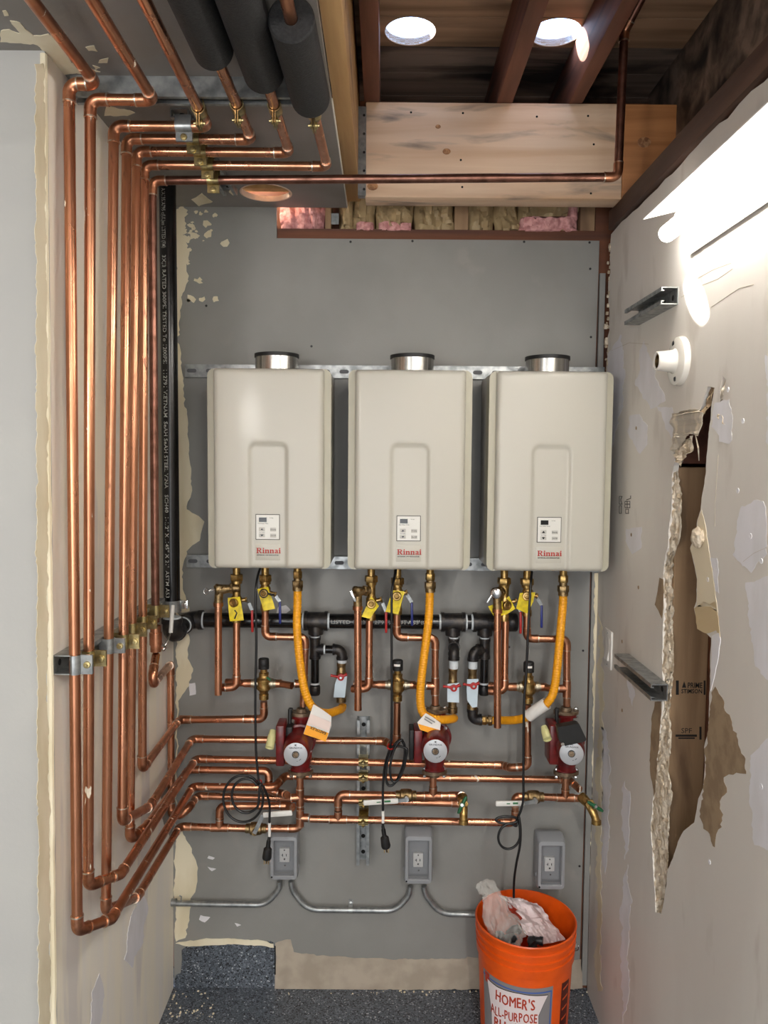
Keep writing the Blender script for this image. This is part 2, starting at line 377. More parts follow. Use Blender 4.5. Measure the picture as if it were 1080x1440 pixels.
# compound along the left edge of the back wall
patch('compound_patch', [(248, 1175), (248, 860), (262, 880), (268, 905), (264, 925), (272, 940), (266, 965), (252, 985), (250, 1012), (249, 1100)], PB, NB, cream, wb, 2, 6, seed=1)
patch('compound_patch', [(246, 800), (247, 480), (252, 485), (256, 520), (260, 560), (264, 600), (266, 640), (269, 690), (263, 715), (278, 725), (288, 735), (284, 757), (262, 775), (256, 810), (262, 838), (266, 858), (247, 860)], PB, NB, cream, wb, 2, 6, seed=2)
patch('compound_patch', [(247, 480), (246, 296), (262, 294), (258, 330), (266, 352), (262, 390), (256, 420), (253, 470)], PB, NB, cream, wb, 2.5, 6, seed=3)
rnd = random.Random(77)
for i in range(42):
    x = 252+abs(rnd.gauss(0, 22)); y = rnd.uniform(292, 430) if i % 3 == 0 else rnd.uniform(294, 350); r = rnd.uniform(1.5, 6.5)
    if x > 330: continue
    n_ = rnd.randint(7, 11); pl = [(x+r*rnd.uniform(.35, 1.3)*math.cos(k*6.283/n_)*1.15, y+r*rnd.uniform(.35, 1.3)*math.sin(k*6.283/n_)) for k in range(n_)]
    b = B(); prism(b, [PB(*q)+V(0, 0, 0) for q in pl], NB, .0006+.0001*(i % 5)); obj('compound_fleck', b, cream, wb, ns=False)
patch('compound_patch', [(245, 1322), (246, 1178), (256, 1168), (268, 1190), (276, 1215), (278, 1240), (270, 1265), (266, 1290), (262, 1318)], PB, NB, cream, wb, 2, 7, seed=4)
patch('compound_patch', [(248, 1326), (268, 1322), (300, 1320), (330, 1319), (372, 1323), (386, 1327), (386, 1332), (330, 1327), (262, 1331)], PB, NB, cream, wb, 1, 6, .002, seed=5)
for i, pl in enumerate(([(294, 1203), (303, 1206), (300, 1209), (292, 1207)], [(292, 1219), (305, 1222), (298, 1225)], [(282, 1287), (296, 1290), (288, 1297), (280, 1293)], [(266, 962), (274, 960), (275, 976), (266, 978)], [(388, 868), (392, 853), (402, 850), (408, 858), (400, 864)], [(330, 1298), (338, 1300), (333, 1303)])):
    patch('compound_fleck', pl, PB, NB, compound, wb, .8, 4, .0009, seed=40+i)
patch('primer_patch', [(387, 1392), (387, 1326), (410, 1321), (415, 1340), (440, 1343), (480, 1346), (560, 1349), (640, 1348), (700, 1346), (818, 1349), (819, 1391)], PB, NB, tanprimer, wb, 1.2, 8, .0009, seed=6)
patch('compound_patch', [(830, 1388), (830, 1250), (833, 1100), (834, 960), (835, 880), (837, 806), (842, 806), (841, 1000), (838, 1388)], PB, NB, cream, wb, 1.2, 8, .002, seed=7)
# low speckled curb in the cut-out
bx('cove_base', XL, n2.x+.02, .004, .012, 0, n2.z+.01, epoxy, wb)
b = B(); q = PB(386.5, 1330); box(b, (q.x+.001, -.0005, (q.z+.05)/2), (.004, .002, q.z-.05)); obj('dark_joint', b, blackgap, wb)
# crumbs along the floor line
b = B(); rnd = random.Random(5)
for i in range(90):
    if i < 50: p = onZ(rnd.uniform(228, 300), rnd.uniform(1392, 1432), 0)
    else: p = onZ(rnd.uniform(400, 838), rnd.uniform(1393, 1400), 0)
    p.x = max(p.x, XL+.01); p.y = min(p.y, -.006); s_ = rnd.uniform(.001, .0032); box(b, p+V(0, 0, s_*.5), (s_*2, s_*1.5, s_), Matrix.Rotation(rnd.uniform(0, 3), 3, 'Z'))
o = obj('plaster_crumbs', b, cream); tag(o, 'scattered plaster crumbs on the speckled floor by the back wall', 'debris', kind='stuff')

# left wall: long vertical compound smears
NL = (1, 0, 0)
for i, (m, pl) in enumerate(((compound, [(176, 1350), (182, 1290), (200, 1255), (208, 1275), (198, 1330), (184, 1360)]), (compound, [(128, 1395), (140, 1370), (146, 1400), (140, 1440), (128, 1440)]), (cream, [(54, 1445), (53, 1200), (52, 940), (51, 600), (50, 300), (50, 90), (60, 88), (64, 300), (67, 600), (66, 940), (69, 1200), (70, 1445)]), (greysmear, [(226, 1120), (244, 1075), (246, 1170), (238, 1180), (228, 1150)]))):
    patch('compound_smear', pl, PL, NL, m, wl, 1.5, 14, .001, seed=60+i)

# ceiling of the left part: drywall sheet with a round hole
h = PC(374, 271); rh = .073
edge_back = PC(488, 292).x; 
cx_f = [V(-3, -5, ZC), V(edge_back, -5, ZC), V(edge_back, 0, ZC), V(XL, 0, ZC), V(XL, YF, ZC), V(-3, YF, ZC)]
b = B(); prism(b, cx_f, (0, 0, 1), .013, [[h+V(rh*math.cos(t*math.pi/16), rh*math.sin(t*math.pi/16), 0) for t in range(32)]])
ce = struct(obj('ceiling', b, greyceil, ns=False))
patch('compound_patch', [(0, 42), (14, 41), (28, 46), (15, 28), (25, 30), (48, 50), (68, 48), (80, 55), (100, 88), (140, 100), (90, 105), (52, 62), (0, 59)], PC, (0, 0, -1), cream, ce, 1.5, 6, seed=80)
for i, pl in enumerate(([(2, 15), (8, 14), (12, 22), (5, 22)], [(120, 66), (132, 64), (138, 71), (124, 70)], [(140, 84), (152, 82), (150, 88), (138, 88)], [(130, 92), (142, 95), (134, 99)], [(270, 280), (283, 272), (300, 284), (280, 290)], [(325, 262), (331, 268), (328, 275), (322, 270)], [(150, 148), (190, 158), (180, 163), (146, 163)])):
    patch('compound_fleck', pl, PC, (0, 0, -1), cream, ce, 1, 4, .0009, seed=90+i)
b = B(); lathe(b, [(-.001, rh-.001), (-.001, rh+.004), (.014, rh+.002), (.014, rh-.001), (-.001, rh-.001)], h, (0, 0, 1), 32); obj('hole_rim', b, M('raw_gypsum_edge', 'E6C9B4', .9, bump=.6, bscale=(150, 150, 150)), ce)
bx('attic_board', h.x-.25, h.x+.25, h.y-.18, h.y+.14, ZC+.11, ZC+.13, w_ply, ce)
bx('attic_board', h.x-.25, h.x+.25, h.y+.02, h.y+.05, ZC+.02, ZC+.11, w_ply, ce)
b = B(); e0 = PC(488, 292); box(b, (edge_back+.001, -.35, ZC+.0065), (.002, .7, .0135)); obj('cut_edge', b, M('white_cut_edge', 'D8D4CC', .9), ce)

# boards edging the raised roof space
def prop(o, label, cat, group=None): return tag(o, label, cat, group)
xb0 = edge_back+.001; xb1 = xb0+.04
nb = (ZD-ZC-.016)
k = 0
b = B(); box(b, ((xb0+xb1)/2, -1.3, ZC+.016+nb*.38), (xb1-xb0, 2.6, nb*.74), None, .002); o = obj('edge_joist', b, w_plyy)
tag(o, 'pale lower joist edging the grey ceiling beside the header beam', 'joist')
b = B(); box(b, ((xb0+xb1)/2-.004, -1.3, ZC+.016+nb*.88), (xb1-xb0, 2.6, nb*.22), None, .002); o = obj('edge_board', b, w_joist)
tag(o, 'dark board lying on the pale joist under the roof boards', 'board')

# roof boards, each its own piece, two of them drilled through
hA = onZ(577, 45, ZD); hB = onZ(779, 52, ZD); RH = .069
hB.y = hA.y
def circ(c, r, z, n=32): return [V(c.x+r*math.cos(2*math.pi*t/n), c.y+r*math.sin(2*math.pi*t/n), z) for t in range(n)]
b = B(); prism(b, [V(-3.1, -5.1, ZD+.021), V(2.3, -5.1, ZD+.021), V(2.3, .2, ZD+.021), V(-3.1, .2, ZD+.021)], (0, 0, 1), .012, [circ(hA, RH+.003, ZD+.021), circ(hB, RH+.003, ZD+.021)])
rd = struct(obj('roof_deck', b, w_deck2, ns=False))
y1 = hA.y + .075; ys = [y1]; i = 0
pl_w = .146
edges = [y1+pl_w*k for k in range(-9, 4)]
for k, y0 in enumerate(edges):
    ya, yb = y0+.002, y0+pl_w-.002
    m = w_deck2 if y0 > hA.y+.06 and k % 2 == 1 or y0 > hA.y+.2 else w_deck
    has = ya < hA.y < yb
    holes = [circ(hA, RH, ZD), circ(hB, RH, ZD)] if has else []
    dz = random.Random(k).uniform(0, .003)
    b = B(); prism(b, [V(-.11, ya, ZD+dz), V(2.2, ya, ZD+dz), V(2.2, yb, ZD+dz), V(-.11, yb, ZD+dz)], (0, 0, 1), .020-dz, [[p+V(0, 0, dz) for p in hh] for hh in holes])
    obj('roof_board', b, m, rd, ns=False)
bx('roof_sheet', -3.1, 2.2, -5.1, edges[0], ZD+.001, ZD+.02, w_deck, rd)
sleeve = M('pale_blue_sleeve', 'D4DCE6', .5)
for c in (hA, hB):
    b = B(); lathe(b, [(0, RH), (0, RH+.0025), (.060, RH+.0025), (.060, RH), (0, RH)], V(c.x, c.y, ZD+.003), (0, 0, 1), 32); obj('vent_sleeve', b, sleeve, rd)

# joists under the roof boards
def joist(label, px0, px1, y_end=.09, m=None):
    xa = onY(px0, 145, -.2).x; xb = onY(px1, 145, -.2).x
    b = B(); box(b, ((xa+xb)/2, (y_end-4.9)/2, (HT+ZD)/2), (xb-xa, 4.9+y_end, ZD-HT), None, .003)
    tag(obj('roof_joist', b, m or w_joist), label, 'joist')
    return xa, xb
joist('dark roof joist nearest the grey ceiling, left of the first roof hole', 512, 534)
joist('dark roof joist between the two round roof holes', 699, 721)
JB = joist('reddish roof joist with a sunlit spot, right of the second roof hole', 800, 819)
b = B(); xg = onY(952, 145, -.2).x; box(b, (xg+.045, -2.4, (HT-.30+ZD)/2), (.09, 4.9, ZD-HT+.30), None, .004)
tag(obj('roof_girder', b, w_deck2), 'blackened deep girder above the right wall plate', 'beam')

# header beam
hx0 = onY(514, 200, -.2).x; hx1 = onY(951, 200, -.2).x
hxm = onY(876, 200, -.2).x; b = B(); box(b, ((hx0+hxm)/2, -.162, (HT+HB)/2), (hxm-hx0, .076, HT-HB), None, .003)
hd = obj('header_beam', b, w_header); tag(hd, 'pale fir header beam with knots across the back under the roof joists', 'beam')
b = B(); box(b, ((hx1+hxm)/2+.0004, -.1615, (HT+HB)/2+.0015), (hx1-hxm-.0008, .076, HT-HB-.003), None, .003); obj('orange_end', b, w_orange, hd)  # right end of the beam, coloured more orange than the rest
knot = M('wood_knot', '8A5A38', .6, var='C08E62', scale=(90, 90, 90))
for x, y, r in ((628, 213, .012), (616, 178, .008), (906, 200, .020), (524, 262, .016)):
    p = onY(x, y, -.2); b = B(); lathe(b, [(0, r), (.0012, r*.8), (.0006, r*.5), (.0013, r*.3), (.0013, 0)], p+V(0, .0002, 0), (0, -1, 0), 14)
    for v in b.verts: v.co.z = p.z+(v.co.z-p.z)*.75
    obj('knot', b, knot, hd)
for x, y in ((578, 158), (651, 159), (755, 164), (827, 163), (648, 225), (835, 203), (650, 263), (831, 272)):
    p = onY(x, y, -.2); b = B(); lathe(b, [(0, 0), (0, .0035), (.0008, .003), (.0008, 0)], p+V(0, .0003, 0), (0, -1, 0), 8); obj('bolt_hole', b, blackgap, hd)
b = B(); h0 = onY(505, 150, -.202); h1 = onY(513, 275, -.202); hz = (h0.z+h1.z)/2
box(b, ((h0.x+hx0)/2, -.19, hz), (hx0-h0.x+.004, .028, h0.z-h1.z))
hg = obj('beam_hanger', b, zinc); tag(hg, 'grey steel hanger strap at the left end of the header beam', 'bracket')
for k in range(5):
    b = B(); p = onY(512, 162+k*26, -.204); lathe(b, [(0, 0), (0, .004), (.001, .0035), (.001, 0)], p, (0, -1, 0), 8); obj('nail_head', b, darkfit, hg)

# insulation in the opening
def crumple(name, px0, px1, py0, py1, y, bulge, m, label, seed, cat='insulation', group=None, parent=None, amp=.036):
    A = onY(px0, py1, 0); C = onY(px1, py0, 0); rnd = random.Random(seed); nx, nz = 20, 14; b = B(); g = []
    off = V(rnd.uniform(0, 50), rnd.uniform(0, 50), 0)
    for j in range(nz+1):
        row = []
        for i in range(nx+1):
            u, v = i/nx, j/nz; X = A.x+(C.x-A.x)*u; Z = A.z+(C.z-A.z)*v
            e = min(1, 4*min(u, 1-u, v*1.5+.1, 1.2-v)); n1 = noise.noise(V(X*22, Z*16, 0)+off); n2 = noise.cell(V(X*42+n1, Z*34, 2)+off)
            n3 = abs(noise.noise(V(X*34+Z*22, Z*14, 5)+off))
            row.append(b.verts.new(V(X+amp*.3*n1, y-bulge*max(e, 0)**.6-amp*(n1*.6+.7*n3)+amp*.25*n2, Z+amp*.4*n2*e)))
        g.append(row)
    for j in range(nz):
        for i in range(nx): b.faces.new((g[j][i], g[j][i+1], g[j+1][i+1], g[j+1][i]))
    # closed behind
    bk = [b.verts.new(V(v.co.x, y+.02, v.co.z)) for v in (g[0][0], g[0][-1], g[-1][-1], g[-1][0])]
    b.faces.new(bk[::-1])
    rim = [g[0], [r[-1] for r in g], g[-1][::-1], [r[0] for r in g][::-1]]
    for s_, (p, q) in zip(rim, ((0, 1), (1, 2), (2, 3), (3, 0))):
        b.faces.new([bk[p]] + s_ + [bk[q]])
    o = obj(name, b, m, parent, sharp=25)
    if parent is None: tag(o, label, cat, group)
    return o
crumple('insulation_batt', 391, 457, 270, 322, .05, .02, pink, 'bare pink insulation batt at the left end of the wall opening', 1)
P_ = [(477, 497, 'narrow paper-faced insulation piece beside the small nail plate'), (497, 528, 'paper-faced insulation batt with a pink tuft just right of the narrow piece'), (529, 581, 'broad paper-faced insulation batt showing a pink lower edge'), (582, 639, 'crumpled brown paper insulation batt just left of the middle stud'), (660, 698, 'creased brown paper insulation batt just right of the middle stud'), (698, 731, 'smooth brown paper insulation batt left of the pink roll'), (731, 817, 'brown paper insulation batt at the right end with pink roll below')]
for i, (x0, x1, lb) in enumerate(P_):
    o = crumple('insulation_batt', x0, x1, 262, 321, .05, .022, paper, lb, 10+i)
    if i in (1, 2): crumple('fibre_edge', x0+4, x1-2, 311, 322, .022, .014, pink, '', 40+i, parent=o, amp=.014)
    if i == 6:
        crumple('fibre_roll', x0+2, x1-2, 304, 323, .03, .022, pink, '', 60, parent=o, amp=.020); crumple('fibre_tuft', 802, 816, 283, 303, .03, .012, pink, '', 61, parent=o, amp=.005)

# ------------------------------------------------------------------ right wall with the torn opening
HOLE = [(995, 544), (1005, 545), (1002, 562), (998, 595), (995, 627), (992.5, 662), (990, 680), (988, 695), (985, 717), (980, 732), (979, 752), (970, 770), (975, 790), (980, 815), (979, 845), (976, 855), (979, 870), (981, 884), (994, 891), (1000, 897), (998.6, 937), (998, 970), (996, 1029), (990, 1051), (991.6, 1070), (989, 1107), (982, 1123), (976, 1157), (961, 1168), (953, 1184), (946, 1207),
        (939, 1222), (936, 1250), (930, 1285), (922, 1283), (919, 1226), (915, 1159), (918, 1129), (922, 1090), (926, 1040), (930, 1007), (932, 957), (930.5, 923), (932, 896), (933, 854), (932.5, 820), (934, 790), (939, 770), (940, 745), (944, 720), (945, 695), (945, 670), (948, 650), (947, 632), (949, 582), (958, 581), (968, 578), (985, 577), (990, 560)]
GASH = [[(1016, 528), (1021, 534), (1018, 548), (1016, 563), (1012, 565), (1012, 548)], [(1008, 578), (1014, 583), (1020, 594), (1018, 598), (1012, 590), (1007, 584)]]
zt = onX(856, 332, XR).z
rnd = random.Random(11)
outer = [V(XR, -5, 0), V(XR, -5, zt)]
k = 0; y = -1.6
while y < -.06: outer.append(V(XR, y, zt+rnd.uniform(-.004, .006))); y += .05
outer += [V(XR, -.045, zt-.002)]
z = zt-.03
while z > 2.02: outer.append(V(XR, -.045+rnd.uniform(-.012, .016), z)); z -= .022
outer += [V(XR, -.012, 1.98), V(XR, -.004, 1.9), V(XR, -.001, .0)]
b = B(); prism(b, outer, (1, 0, 0), .013, [ragged(HOLE, PR, .5, 6, 3)] + [ragged(g, PR, .3, 6, 4) for g in GASH])
wr = struct(obj('wall_right', b, rightwall_m, ns=False))
NR = (-1, 0, 0)
# framing behind the drywall
def PS(x, y): return onX(x, y, XR+.014)
sy0 = onX(945, 900, XR+.0145).y; sy1 = sy0+.038
st = bx('stud', XR+.0145, XR+.104, sy0, sy1, 0, onY(970, 657, sy0).z, w_stud, wr, .002)
bx('upper_stud', XR+.0145, XR+.104, sy0+.03, sy1+.03, onY(970, 652, sy0).z, zt, w_joist, wr)
bx('back_board', XR+.1045, XR+.115, -5, -.0, 0, zt, w_brown, wr)
# grade stamps on the stud
def stamp(body, x0, x1, y0, y1, m, parent, bold=0):     # lettering fitted between two columns and rows of the stud's face
    Y = sy0-.0005; a = onY(x0, y1, Y); c = onY(x1, y0, Y)
    t = text_bm(body, 1, lambda u, v: V(u, 0, v), bold); xs = [v.co.x for v in t.verts]; zs = [v.co.z for v in t.verts]; lo, hi, l2, h2 = min(xs), max(xs), min(zs), max(zs)
    for v in t.verts: v.co = V(a.x+(c.x-a.x)*(v.co.x-lo)/(hi-lo), Y, a.z+(c.z-a.z)*(v.co.z-l2)/(h2-l2))
    return obj('stamp', t, m, parent, ns=False)
stamp('PRIME', 967, 988, 960, 967.5, black_ink, st, .02); stamp('STIMSON', 958, 987.5, 969, 975, black_ink, st, .02); stamp('SPF', 958, 973, 1024, 1031, black_ink, st)
for x0, x1, y0, y1 in ((950.5, 954.5, 957, 977), (989.5, 992, 957, 977), (983.5, 986.5, 1022, 1040), (950, 980, 1033, 1036), (954, 977, 1037, 1039)):
    b = B(); prism(b, [onY(x, y, sy0-.0001) for x, y in ((x0, y0), (x1, y0), (x1, y1), (x0, y1))], (0, -1, 0), .0004); obj('stamp_bar', b, black_ink, st, ns=False)
b = B(); prism(b, [onY(x, y, sy0-.0001) for x, y in ((959, 967), (965, 967), (962, 958))], (0, -1, 0), .0004); obj('stamp_tree', b, black_ink, st, ns=False)

# exposed gypsum edge: a rough strip standing in the opening's left side
GL = [(945, 640), (945, 670), (945, 695), (944, 720), (940, 745), (939, 770), (934, 790), (932.5, 820), (932, 857), (932, 896), (930.5, 923), (932, 957), (930.5, 1007), (926, 1040), (922, 1090), (918, 1129), (915, 1159), (917, 1190), (919, 1226), (922, 1288)]
GR_ = [(952, 640), (953, 670), (957, 695), (956, 720), (957, 745), (953, 768), (945, 790), (944.5, 820), (946, 857), (944, 890), (948, 929), (944, 957), (940, 1000), (943, 1045), (939, 1084), (942, 1105), (944, 1120), (940, 1150), (939, 1180), (938, 1226), (931, 1285)]
def resample(pl, n):
    L = [0]
    for a, c in zip(pl, pl[1:]): L.append(L[-1]+math.hypot(c[0]-a[0], c[1]-a[1]))
    out = []; j = 0
    for i in range(n):
        t = L[-1]*i/(n-1)
        while j < len(L)-2 and L[j+1] < t: j += 1
        f = (t-L[j])/max(L[j+1]-L[j], 1e-6); out.append((pl[j][0]+(pl[j+1][0]-pl[j][0])*f, pl[j][1]+(pl[j+1][1]-pl[j][1])*f))
    return out
n = 130; a_ = resample(GL, n); c_ = resample(GR_, n); b = B(); rows = []; rnd = random.Random(2)
for i in range(n):
    row = []
    for k in range(6):
        t = k/5; x = a_[i][0]+(c_[i][0]-a_[i][0])*t+rnd.uniform(-.6, .6); y = a_[i][1]+(c_[i][1]-a_[i][1])*t
        dep = .0015+.010*t+rnd.uniform(-.0025, .0025); row.append(b.verts.new(onX(x, y, XR+dep)))
    p = row[-1].co; row.append(b.verts.new(V(XR+.0138, p.y, p.z))); p = row[0].co; row.insert(0, b.verts.new(V(XR+.0138, p.y, p.z)))
    rows.append(row)
for r0, r1 in zip(rows, rows[1:]):
    for k in range(len(r0)-1): b.faces.new((r0[k], r0[k+1], r1[k+1], r1[k]))
obj('gypsum_edge', b, gyps, wr, sharp=20)
# torn paper areas and flaps
patch('torn_paper', [(921, 987), (917, 1007), (915, 1050), (914, 1084), (918, 1105), (920, 1122), (923, 1085), (927, 1040), (930, 1005), (930, 987)], PR, NR, brownpaper, wr, .7, 6, .0006, seed=101)
patch('torn_paper', [(928, 812), (921, 850), (926, 858), (931, 870), (933, 850), (933, 815)], PR, NR, brownpaper, wr, .5, 6, .0006, seed=102)
patch('torn_paper', [(1000, 975), (1005.5, 968), (1018, 984), (1030.5, 1023), (1044, 1057), (1051, 1090), (1040, 1089), (1026, 1086), (1018, 1093), (1021, 1112), (1012.5, 1126), (1016, 1145), (1011, 1160), (1014, 1165), (1005.5, 1190), (996, 1174), (985, 1150), (990, 1108), (992.5, 1070), (991, 1052), (997, 1030)], PR, NR, brownpaper, wr, 1.0, 6, .0007, seed=103)
patch('torn_paper', [(977, 856), (981, 884), (994, 892), (1000, 890), (1008, 886), (1013, 897), (1011, 868), (1006, 846), (998, 850), (990, 846)], PR, NR, M('tan_bare_paper', 'C2AC86', .85), wr, .8, 5, .0007, seed=104)
patch('torn_paper', [(987.5, 717), (992.5, 745), (999, 782), (1006, 832), (1010, 862), (1000, 853), (980, 853), (981, 815), (976, 790), (971, 771), (980, 753), (981, 733)], PR, NR, M('cream_bare_paper', 'DCCFB4', .85), wr, .6, 6, .0007, seed=105)
patch('torn_paper', [(1002, 894), (1012, 890), (1014, 900), (1010, 930), (1003, 960), (1000, 972), (1001, 937)], PR, NR, compound, wr, .5, 6, .0012, seed=106)
# chunk of gypsum and the crumpled flap across the top
b = B(); bmesh.ops.create_icosphere(b, subdivisions=3, radius=1); c = onX(981, 756, XR-.008); rnd = random.Random(4)
for v in b.verts:
    n_ = noise.noise(v.co*2.2)*.35; v.co = c + V(v.co.x*.012, v.co.y*.022*(1+n_), v.co.z*.022*(1+n_))
obj('gypsum_chunk', b, gyps, wr, sharp=30)
def flap(px, seed, m, d0, d1, nm='paper_flap'):
    pts = ragged(px, PR, 1.0, 5, seed); b = B(); rnd = random.Random(seed)
    tr = geometry.tessellate_polygon([pts]); vs = [b.verts.new(p) for p in pts]
    for t in tr: 
        try: b.faces.new([vs[i] for i in t])
        except ValueError: pass
    bmesh.ops.subdivide_edges(b, edges=b.edges[:], cuts=2, use_grid_fill=True)
    bmesh.ops.triangulate(b, faces=b.faces[:])
    zmin = min(p.z for p in pts); zmax = max(p.z for p in pts)
    for v in b.verts:
        t = (v.co.z-zmin)/(zmax-zmin); v.co.x += d0+(d1-d0)*t+.008*noise.noise(v.co*60)+.006*abs(noise.noise(V(v.co.y*140, v.co.z*30, 1)))
    ext = bmesh.ops.extrude_face_region(b, geom=b.faces[:])
    bmesh.ops.translate(b, vec=(.0012, 0, 0), verts=[e for e in ext['geom'] if isinstance(e, bmesh.types.BMVert)])
    return obj(nm, b, m, wr, sharp=25)
flap([(949, 582), (958, 581), (966, 577), (984, 575), (994, 580), (992, 592), (985, 614), (975, 610), (966, 613), (957, 632), (954, 640), (948, 632)], 1, paperg, -.004, -.010)
flap([(957, 620), (974, 612), (974, 632), (964, 656), (956, 648), (949, 640)], 2, gyps, -.012, .0)
flap([(991, 545), (1005, 543), (1003, 560), (996, 580), (990, 584), (993, 562)], 3, brownpaper, -.006, .006)
flap([(1013, 526), (1021, 533), (1017, 560), (1011, 566)], 4, paperg, -.003, .006)
flap([(1007, 580), (1016, 582), (1021, 596), (1012, 591)], 5, gyps, -.004, .003)
b = B(); tube(b, [onX(978, 612, XR-.006), onX(982, 630, XR-.004), onX(983, 648, XR+.004)], [.0012, .0018, .0006], 6); obj('paper_shred', b, gyps, wr)
# patches of white compound
WP = [[(885, 585), (897, 581), (909, 597), (910, 620), (901, 637), (890, 625), (885, 607)], [(881, 742), (901, 740), (904, 772), (887, 777), (882, 760)], [(925, 572), (945, 570), (948, 575), (947, 618), (935, 600)], [(1006, 566), (1025, 562), (1030, 595), (1027, 622), (1010, 620), (1001, 602)],
      [(1040, 717), (1060, 704), (1077, 705), (1076, 780), (1057, 807), (1042, 795), (1032, 780)], [(1050, 820), (1088, 810), (1088, 965), (1062, 936), (1056, 880)], [(1088, 1030), (1078, 1040), (1055, 1062), (1055, 1145), (1061, 1187), (1088, 1198)], [(878, 1098), (887.5, 1112), (886, 1173), (880.5, 1209), (875, 1173)],
      [(846, 1020), (853, 1034), (857, 1070), (857, 1190), (851, 1230), (847, 1200)], [(999, 784), (1009, 787), (1011, 835), (1006, 832)], [(880, 951), (894, 973), (889, 994)], [(1078, 500), (1090, 500), (1090, 640), (1079, 620)], [(873, 1300), (880, 1215), (887, 1260), (884, 1400), (876, 1438)], [(905, 480), (935, 560), (915, 575), (893, 540)], [(852, 560), (856, 500), (872, 470), (880, 520), (870, 600), (858, 640)]]
for i, pl in enumerate(WP): patch('compound_patch', pl, PR, NR, compound, wr, 1.3, 7, .0008, seed=120+i)
# cracks and nicks
for i, pl in enumerate(([(958, 418), (985, 402), (1010, 392), (1030, 378)], [(975, 395), (1005, 378), (1028, 370)], [(1000, 432), (1040, 405), (1060, 400)], [(860, 493), (885, 482), (912, 484)], [(1010, 640), (1006, 700), (1005, 740)], [(1045, 790), (1060, 778), (1078, 770)])):
    b = B(); tube(b, [onX(x, y, XR-.0001) for x, y in pl], .0005, 5); obj('hairline_crack', b, M('crack_brown', 'B5A894', .9) if i == 0 else MATS['crack_brown'], wr)
for x, y in ((1038, 690), (1056, 754), (1071, 789), (996, 815), (875, 902), (888, 752), (1045, 592), (1024, 548), (998, 1212), (1071, 1106), (895, 602), (898, 826), (875, 999)):
    b = B(); p = PR(x, y); lathe(b, [(0, .0055), (.0012, .005), (.0005, .003), (.0005, 0)], p, NR, 8); obj('nail_pop', b, compound if x > 990 else brownpaper, wr)
# marker scribble
for pl in ([(871, 722), (871, 711), (874, 711), (874, 722), (871, 722)], [(871, 709), (871, 698), (875, 698), (873, 703), (875, 709), (871, 709)], [(880, 722), (880, 716), (884, 716), (884, 722), (880, 722)], [(879, 714), (879, 705), (886, 705), (886, 714), (879, 714)], [(879, 709), (886, 709)], [(882, 705), (882, 714)], [(881, 703), (887, 701), (887, 697)]):
    b = B(); tube(b, [onX(x, y, XR-.0004) for x, y in pl], .0011, 5); obj('marker_line', b, black_ink, wr)
# corner: cream compound on the right wall's back edge, and crumbs of broken gypsum up high
patch('compound_patch', [(838, 1395), (839, 1200), (841, 1000), (843, 860), (848, 900), (847, 1050), (845, 1200), (846, 1395)], PR, NR, cream, wr, 1.2, 9, .0012, seed=150)
b = B(); rnd = random.Random(8)
for i in range(40):
    z = rnd.uniform(2.05, zt-.02); s_ = rnd.uniform(.004, .010); box(b, V(XR+rnd.uniform(-.004, .010), -.040+rnd.uniform(-.005, .014), z), (s_, s_, s_*1.4), Matrix.Rotation(rnd.uniform(0, 3), 3, 'X'))
o = obj('broken_gypsum', b, gyps, wr, ns=False); o['kind'] = 'stuff'
# wall plate on top
p0 = onX(858, 297, XR-.01); p1 = onX(858, 318, XR-.01)
b = B(); box(b, (XR+.03, (p0.y-5)/2, (zt+.004+p0.z)/2), (.089, 5+p0.y, p0.z-zt-.004), None, .003)
tag(obj('top_plate', b, w_plate), 'weathered brown timber plate running along the top of the right wall', 'plate')
# ------------------------------------------------------------------ strip light on the right wall
q = onX(967, 360, XR-.007); yf = q.y
T_ = onY(904, 308, yf); TC = onY(944, 322, yf)
yn = -2.0
fx = thing('strip_light', 'white wall strip light with one glowing tube high on the right wall', 'light', (XR-.03, (yf+yn)/2, q.z))
b = B(); sweep_profile(b, [(T_.x, T_.z), (T_.x+.001, T_.z-.001), (.658, T_.z+.018), (.678, T_.z-.004), (q.x, q.z), (q.x+.0015, q.z), (.681, T_.z), (.660, T_.z+.021), (T_.x, T_.z+.0015)], (0, yf, 0), (0, yn, 0), (1, 0, 0), (0, 0, 1)); obj('reflector', b, reflector, fx)
b = B(); box(b, (.674, (yf+yn)/2, T_.z+.012), (.030, yn*-1+yf, .024), None, .002); obj('housing', b, reflector, fx)
tubem = M('glowing_tube', 'FFFAF3', .5, emit=TUBE_POWER)
b = B(); lathe(b, [(0, 0), (0, .016), (.004, .019), (1.22, .019), (1.224, .016), (1.224, 0)], (TC.x-.004, yf+.02, TC.z-.006), (0, -1, 0), 20); obj('fluorescent_tube', b, tubem, fx)
for yy in (yf-.03, yf-1.16):
    b = B(); box(b, (TC.x+.012, yy, TC.z+.012), (.03, .016, .03), None, .002); obj('lamp_socket', b, reflector, fx)

